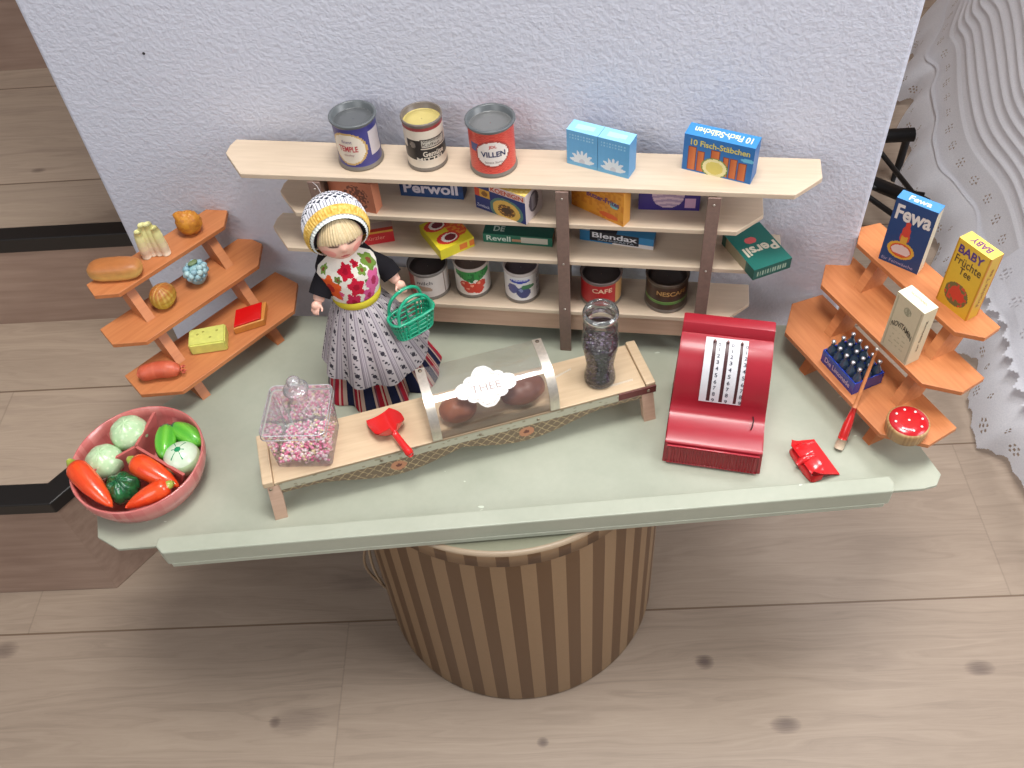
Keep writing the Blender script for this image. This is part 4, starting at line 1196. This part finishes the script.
ob = bpy.data.objects.new('body', me); COL.objects.link(ob); ob.parent = do

def skirt_pt(a, t, r0_, r1_, z0, z1, amp, nf, ph, asy):
    k = t ** .75
    r_ = r0_ + (r1_ - r0_) * k + amp * t * sin(nf * a + ph) + amp * .6 * t * sin(11 * a + 1.3 + ph)
    sy = asy if cos(a) > 0 else asy * .90
    return (r_ * sin(a), -r_ * cos(a) * (sy + (1 - sy) * (1 - t)) + .002, z0 + (z1 - z0) * t)
NVY, RED_, BEI = (36, 40, 70), (172, 36, 54), (196, 168, 156)
def undc(a, w_):
    k = (a / (2 * PI) * 14 + .2) % 1.0
    if k < .34: return NVY
    if k < .42: return BEI
    if k < .50: return (130, 70, 86)
    if k < .70: return RED_
    if k < .76: return (216, 180, 170)
    if k < .86: return RED_
    return BEI
g = MB(); NA = 364
def und(a, t):
    p = skirt_pt(a, t, .020, .0615, .127, .0010, .0030, 9, .4, .78)
    aa = ((a + PI) % (2 * PI)) - PI
    notch = max(0, 1 - abs(aa - .34) / .16) ** 1.0 * max(0, t - .60) * .55
    puff = .0030 * max(0, t - .6) / .4 * (1 - max(0, 1 - abs(aa - .34) / .16))
    k = 1 - notch + puff * 12 * (1 - ((t - .86) / .26) ** 2 if t > .6 else 0)
    return (p[0] * k, p[1] * k, p[2])
g.grid(NA, 44, lambda u, w_: und(2 * PI * u, w_), lambda u, w_: undc(2 * PI * u, w_)); g.build('underskirt', 'cloth', do)
def apc(u, w_):
    x = u * 13; f_ = x % 1.0; i = int(x)
    base = (186, 178, 180)
    if f_ < .42:
        base = (150, 140, 148) if int(f_ * 24) % 2 else (190, 182, 186)
        if f_ < .04 or f_ > .38: base = (118, 110, 118)
        return base
    j = int(w_ * 8 + .5 * (i % 2)); cy = (j + .5 - .5 * (i % 2)) / 8
    dx, dy = (f_ - .70), (w_ - cy) * 8
    if dx * dx * 12 + dy * dy * 6 < (.34 if (i + j) % 2 == 0 else .12): return (62, 58, 66)
    if El(dx, dy, .13, .28, .07, .10) or El(dx, dy, -.13, -.30, .07, .10): return (96, 90, 98)
    return base
g = MB()
def apr(u, w_):
    a = -2.0 + 4.0 * u
    p = skirt_pt(a, w_ * .67, .0212, .0665, .129, .0010, .0036, 9, .4, .80)
    k = 1.030 + .03 * w_
    dip = -.004 * w_ ** 3 * cos(2 * a)
    return (p[0] * k, p[1] * k, p[2] + dip)
g.grid(260, 100, apr, apc); g.build('apron', 'cloth', do)
BF = [(-.62, .52, .30, (222, 92, 44)), (-.50, .40, .17, (214, 80, 120)), (.02, .50, .22, (200, 34, 60)), (-.12, .88, .22, (194, 28, 54)), (.52, .46, .27, (220, 104, 154)), (.30, .22, .20, (210, 90, 146)), (-.16, .16, .24, (198, 46, 84)), (.66, .86, .26, (112, 142, 62)), (.30, .80, .14, (116, 146, 64)), (.34, .50, .10, (96, 120, 60)), (-.80, .90, .14, (124, 154, 74)), (-.36, .72, .10, (104, 124, 62)), (.22, .98, .12, (196, 30, 56))]
def bodc(u, w_):
    a = -PI + 2 * PI * u
    if abs(a) > 1.45: return (30, 28, 32)
    x = a / 1.35; y = w_ / .8
    for (cx, cy, r_, c) in BF:
        dx, dy = (x - cx) * 1.0, (y - cy) * 1.0; an = math.atan2(dy, dx); rr2 = math.hypot(dx, dy)
        if rr2 < r_ * (.84 + .16 * sin(5 * an + cx * 9)):
            return c if rr2 > r_ * .32 else mixcol(c, (140, 16, 40), .55)
    return (232, 226, 214)
g = MB()
def bodp(u, w_):
    a = -PI + 2 * PI * u
    pts = [(.0215, .130), (.0250, .140), (.0280, .152), (.0295, .164), (.0290, .174), (.0252, .182), (.0170, .1872), (.0115, .190)]
    t = w_ * (len(pts) - 1); i = min(int(t), len(pts) - 2); k = t - i
    r_ = pts[i][0] + (pts[i + 1][0] - pts[i][0]) * k; z = pts[i][1] + (pts[i + 1][1] - pts[i][1]) * k
    return ((r_ + .001) * sin(a), .003 - (r_ + .0005) * .90 * cos(a), z)
g.grid(160, 80, bodp, bodc); g.build('bodice', 'cloth', do)
for sx in (-1, 1):
    c0, c1, c2 = [Vector(q) for q in ARM[sx]]
    ch = [c0 * 1.0 + Vector((-.004 * sx, 0, .004)), c0, c0.lerp(c1, .6), c1, c1.lerp(c2, .62)]
    g = MB(); g.tube(ch, [.0070, .0105, .0110, .0112, .0108], 20, (28, 26, 30), caps=False)
    g.tube([ch[4], c1.lerp(c2, .60)], [.0108, .0056], 20, (24, 22, 26), caps=False)
    g.build('sleeve', 'cloth', do)
g = MB(); g.lathe([(.0218, .1275), (.0238, .1290), (.0250, .1325), (.0250, .1362), (.0236, .1380)], 60, (206, 190, 60), sy=.95, cy=.002); g.build('sash', 'cloth', do)
g = MB()
def hairp(u, w_):
    a = -1.30 + 2.6 * u; th = R(24) + R(57) * w_
    k = 1.030 + .014 * sin(u * 90) * sin(u * 37 + 2) + .02 * (1 - w_)
    if w_ > .8: k -= .025 * (w_ - .8) / .2
    d = Vector((sin(a) * sin(th), -cos(a) * sin(th), cos(th)))
    drop = -.009 * w_ * (abs(a) / 1.3) ** 2.5 - .0012 * sin(u * 140) * w_
    return HC + Vector((d.x * .0240 * k, d.y * .0246 * k, d.z * .0256 * k + drop))
g.grid(140, 24, hairp, lambda u, w_: mixcol((204, 178, 134), (226, 206, 166), hsh(int(u * 120))))
g.build('hair', 'hair', do)
pole = Vector((0, -.97, -.16)).normalized(); ax = Vector((1, 0, 0)); ay = pole.cross(ax)
BC = HC + Vector((0, .0045, .0036))
CR = .0305
def bon(phi, a, r_):
    d = pole * cos(phi) + (ax * cos(a) + ay * sin(a)) * sin(phi)
    low = max(0, -d.z - .35) * .5
    return BC + Vector((d.x * r_ * 1.02, d.y * r_ * 1.0, d.z * r_ * (1.08 - low)))
cap = MB()
def latc(u, w_):
    a, b2 = u * 24, w_ * 8
    k = (a + b2) % 1.0; k2 = (a - b2) % 1.0
    if w_ < .16: return (226, 224, 230) if (u * 60) % 1 < .75 else (120, 122, 134)
    return (228, 226, 232) if (k < .40 or k2 < .26) else (50, 54, 68)
cap.grid(220, 70, lambda u, w_: bon(R(80) + R(99.9) * w_, 2 * PI * u, CR + .0003 * sin(u * 290)), latc, True, lambda u, w_: bon(R(80) + R(99.9) * w_, 2 * PI * u, CR).z > .1885)
cb2 = cap.build('lace_cap', 'cloth', do)
cap = MB(); cap.grid(220, 14, lambda u, w_: bon(R(62) + R(18.5) * w_, 2 * PI * u, CR + .0007 + .0007 * sin(u * 400) * sin(w_ * 3)), lambda u, w_: mixcol((206, 158, 66), (234, 200, 120), hsh(int(u * 110), int(w_ * 5))), True, lambda u, w_: bon(R(66), 2 * PI * u, CR).z > .1900)
cap.build('gold_band', 'cloth', cb2)
cap = MB(); cap.grid(160, 8, lambda u, w_: bon(R(55) + R(8) * w_, 2 * PI * u, CR - .0004 + .0007 * sin(u * 300)), (232, 236, 230), True, lambda u, w_: bon(R(58), 2 * PI * u, CR).z > .1910)
cap.build('white_frill', 'cloth', cb2)
cap = MB(); cap.grid(120, 8, lambda u, w_: bon(R(54.5) + R(2) * w_, 2 * PI * u, CR - .0008 - .0052 * w_), (26, 24, 30), True, lambda u, w_: bon(R(54), 2 * PI * u, CR).z > .2130)
cap.build('black_lining', 'cloth', cb2)
g = MB(); g.tube([BC + Vector((-.004, .006, .0325)), BC + Vector((-.006, .010, .041)), BC + Vector((-.009, .012, .045))], .0003, 5, (200, 196, 196)); g.build('thread', 'cloth', cb2)
# the doll leans to its right
def lean(o):
    for v_ in o.data.vertices:
        v_.co.x -= .066 * min(max(v_.co.z, 0), .19)
    for c_ in o.children: lean(c_)
for c_ in list(do.children): lean(c_)

# green basket
bk = empty('basket', (-.0955, .6900, .4455), 33)
tag(bk, 'green plastic openwork basket with two handles, hanging from the doll hand', 'basket')
GN = (34, 160, 122)
BWd, BDp, BHt = .0250, .0115, .026
def rim_pt(a, z):
    k = .80 + .20 * z / BHt
    x = BWd * k * (abs(cos(a)) ** .5) * (1 if cos(a) > 0 else -1); y = BDp * k * (abs(sin(a)) ** .7) * (1 if sin(a) > 0 else -1)
    return Vector((x, y, z))
g = MB()
for z in (.0010, .0070, .0130, .0190, .0252):
    g.tube([rim_pt(2 * PI * k / 48, z) for k in range(48)], .0012 if z < .02 else .0017, 6, GN, closed=True)
for k in range(26):
    a = 2 * PI * (k + .5) / 26
    g.tube([rim_pt(a, .0008), rim_pt(a, .013), rim_pt(a, .025)], .0013, 6, GN)
g.prism([tuple(rim_pt(2 * PI * k / 32, 0)[:2]) for k in range(32)], 0.0001, .0014, GN)
g.build('tub', 'gloss', bk, weld=False)
for sy in (-1, 1):
    pts = []
    for k in range(25):
        a = PI * k / 24; pts.append((-.0195 * cos(a), sy * (.0100 - .003 * sin(a)), .025 + .027 * sin(a) ** .7))
    g = MB(); g.tube(pts, .0018, 8, GN); g.build('handle', 'gloss', bk)

# ------------------------------------------------------------------ white lace cloth at right
hem = [(.705, .470), (.692, .56), (.686, .64), (.684, .700), (.680, .760), (.684, .850), (.700, .963), (.738, 1.168), (.742, 1.331), (.830, 1.586), (.856, 1.692), (1.030, 1.971), (1.25, 2.15)]
def hpt(s_):
    t = s_ * (len(hem) - 1); i = min(int(t), len(hem) - 2); k = t - i
    q = [hem[max(0, min(len(hem) - 1, i + d_))] for d_ in (-1, 0, 1, 2)]
    f_ = lambda a, b1_, c, d2: .5 * ((2 * b1_) + (-a + c) * k + (2 * a - 5 * b1_ + 4 * c - d2) * k * k + (-a + 3 * b1_ - 3 * c + d2) * k ** 3)
    return Vector((f_(*[v_[0] for v_ in q]), f_(*[v_[1] for v_ in q]), 0))
# arc length table so the folds and eyelets keep their size along the hem
HN = 600
_al = [0.0]
for k in range(HN): _al.append(_al[-1] + (hpt((k + 1) / HN) - hpt(k / HN)).length)
HL = _al[-1]
def harc(x):
    x = max(0, min(HL - 1e-6, x)); lo = 0; hi = HN
    while hi - lo > 1:
        m_ = (lo + hi) // 2
        if _al[m_] <= x: lo = m_
        else: hi = m_
    return (lo + (x - _al[lo]) / max(1e-9, _al[hi] - _al[lo])) / HN
_hc = {}
def hcur(x):
    k = round(x, 5)
    if k not in _hc: _hc[k] = hpt(harc(x))
    return _hc[k]
def clo(x, t, ruf=1.0, lift=0.0):
    """x metres along the hem, t metres up the cloth"""
    b_ = hcur(x)
    w1 = sin(x * 34 + 1.2 * sin(x * 11)); w2 = sin(x * 71 + 1.0)
    ru = ruf * max(0, 1 - t / .13) ** .8
    dx = .016 * ru * w1 + .007 * ru * w2
    bulge = .020 * sin(PI * min(1, t / .11)) * ruf
    run = .44 * t + .30 * t * t
    return b_ + Vector((dx + run - bulge * .6, .008 * ru * w2, .004 + lift + t * .80 + .006 * (1 + w1) * ru + bulge * .5))
lc = empty('lace_cloth', (.72, 1.0, 0))
tag(lc, 'white cotton cloth with eyelet lace flounce and pintucks, hanging to the floor at right', 'cloth')
LO = Vector((.72, 1.0, 0))
FW = .115
def flower(dx, dy, r_, hr):
    for k in range(7):
        a = 2 * PI * k / 6; q = r_ if k < 6 else 0
        if (dx - q * cos(a)) ** 2 + (dy - q * sin(a)) ** 2 < hr * hr: return True
    return False
def holes(u, w_):
    x = u * HL; y = w_ * FW
    cell = .060; i = int(x / cell); cx = (i + .5) * cell
    if flower(x - cx, y - .028, .0075, .0021): return False
    if flower(x - cx - cell / 2 + (cell if x > cx + 0 and False else 0), y - .050, .0050, .0016): return False
    if y < .007 * abs(cos(PI * x / .030)): return False
    return True
WH = (232, 232, 236)
g = MB(); g.grid(1500, 76, lambda u, w_: clo(u * HL, w_ * FW) - LO, WH, True, holes); g.build('eyelet_flounce', 'cotton', lc)
g = MB()
def main_c(u, w_):
    t = FW - .012 + w_ * .72
    tuck = 0
    for k in range(14):
        c = FW + .068 + .018 * k
        tuck += .0050 * math.exp(-((t - c) / .0036) ** 2)
    band = .005 if t < FW + .048 else 0
    wv = .006 * sin(u * HL * 9 + 1.5 * sin(t * 14))
    return clo(u * HL, t, 1.0, 0) - LO + Vector((-tuck - band + wv, 0, tuck * .6 + band * .5))
def main_k(u, w_):
    t = FW - .012 + w_ * .72; x = u * HL
    cell = .050; cx = (int(x / cell) + .5) * cell
    return not flower(x - cx, t - FW - .020, .0075, .0019)
g.grid(1100, 330, main_c, WH, True, main_k); g.build('pintucked_panel', 'cotton', lc)
g = MB(); g.grid(700, 40, lambda u, w_: clo(.02 + u * .55, .100 + w_ * .12, 1.3, .004) - LO + Vector((-.022 * (1 - w_), 0, .006)), WH, True, lambda u, w_: not (w_ < .07 * abs(cos(PI * u * 18)) or flower((u * 9 % 1 - .5) * .06, (w_ - .30) * .12, .0075, .002))); g.build('upper_flounce', 'cotton', lc)

# black metal stand behind the wall
bs = empty('metal_stand', (.66, 1.33, 0), 0)
tag(bs, 'black metal stand with crossed bars, between the wall and the white cloth', 'stand')
for (a, b_) in (((-.11, .085, .0), (-.11, .085, .11)), ((.09, .068, 0), (.09, .068, .11)), ((-.09, .03, 0), (-.09, .03, .11)), ((.05, -.12, 0), (.05, -.12, .11))):
    g = MB(); g.tube([a, b_], .007, 10, (20, 19, 20)); g.build('leg', 'blacktrim', bs)
for (a, b_, r_) in (((-.14, .085, .10), (.10, .068, .10), .013), ((-.10, .035, .10), (.055, -.125, .10), .012), ((.02, .075, .10), (.045, -.10, .10), .0045), ((-.05, -.05, .10), (.06, -.10, .10), .005), ((-.06, -.01, .09), (.03, -.19, .09), .005)):
    g = MB(); g.tube([a, b_], r_, 10, (20, 19, 20)); g.build('crossbar', 'blacktrim', bs)

# unseen shell behind the wall, added to keep light off the floor there
for (nm, b6, c_) in (('shade_wall_far', (-2.2, 2.7, 2.75, 2.85, 0, 2.2), (150, 146, 146)), ('shade_wall_right', (2.6, 2.7, 1.0, 2.75, 0, 2.2), (150, 146, 146)), ('shade_ceiling', (-2.2, 2.7, 1.05, 2.85, 2.2, 2.3), (170, 168, 168))):
    g = MB(); g.box(*b6, c_); struct(g.build(nm, 'riser'))

# ------------------------------------------------------------------ light
def area(name, loc, target, size, power, col, sy=None):
    l = bpy.data.lights.new(name, 'AREA'); l.energy = power; l.color = col; l.size = size
    if sy: l.shape = 'RECTANGLE'; l.size_y = sy
    o = bpy.data.objects.new(name, l); COL.objects.link(o); o.location = loc
    d = Vector(target) - Vector(loc); o.rotation_euler = d.to_track_quat('-Z', 'Y').to_euler(); return o
area('skylight', (.10, .50, 2.3), (.03, .57, .36), 0.60, 33, (1.0, .985, .95))
area('window_light', (2.2, -.45, 1.75), (.1, .75, .40), 1.3, 46, (.96, .97, 1.0))
area('cloth_fill_light', (.80, .95, 2.0), (.92, 1.2, .2), .5, 16, (.96, .97, 1.0))  # added lamp without a real source, brightens the white cloth
area('front_left_fill', (-1.5, -1.3, 2.0), (-.35, .8, .3), 1.3, 20, (.98, .985, 1.0))  # added fill lamp, not a window; lifts the stairs and left side
w_ = bpy.data.worlds.new('world'); sc.world = w_; w_.use_nodes = True
bg = w_.node_tree.nodes['Background']; bg.inputs[0].default_value = (.92, .94, 1.0, 1); bg.inputs[1].default_value = .27
sc.view_settings.view_transform = 'Standard'; sc.view_settings.look = 'None'; sc.view_settings.exposure = 0; sc.view_settings.gamma = 1
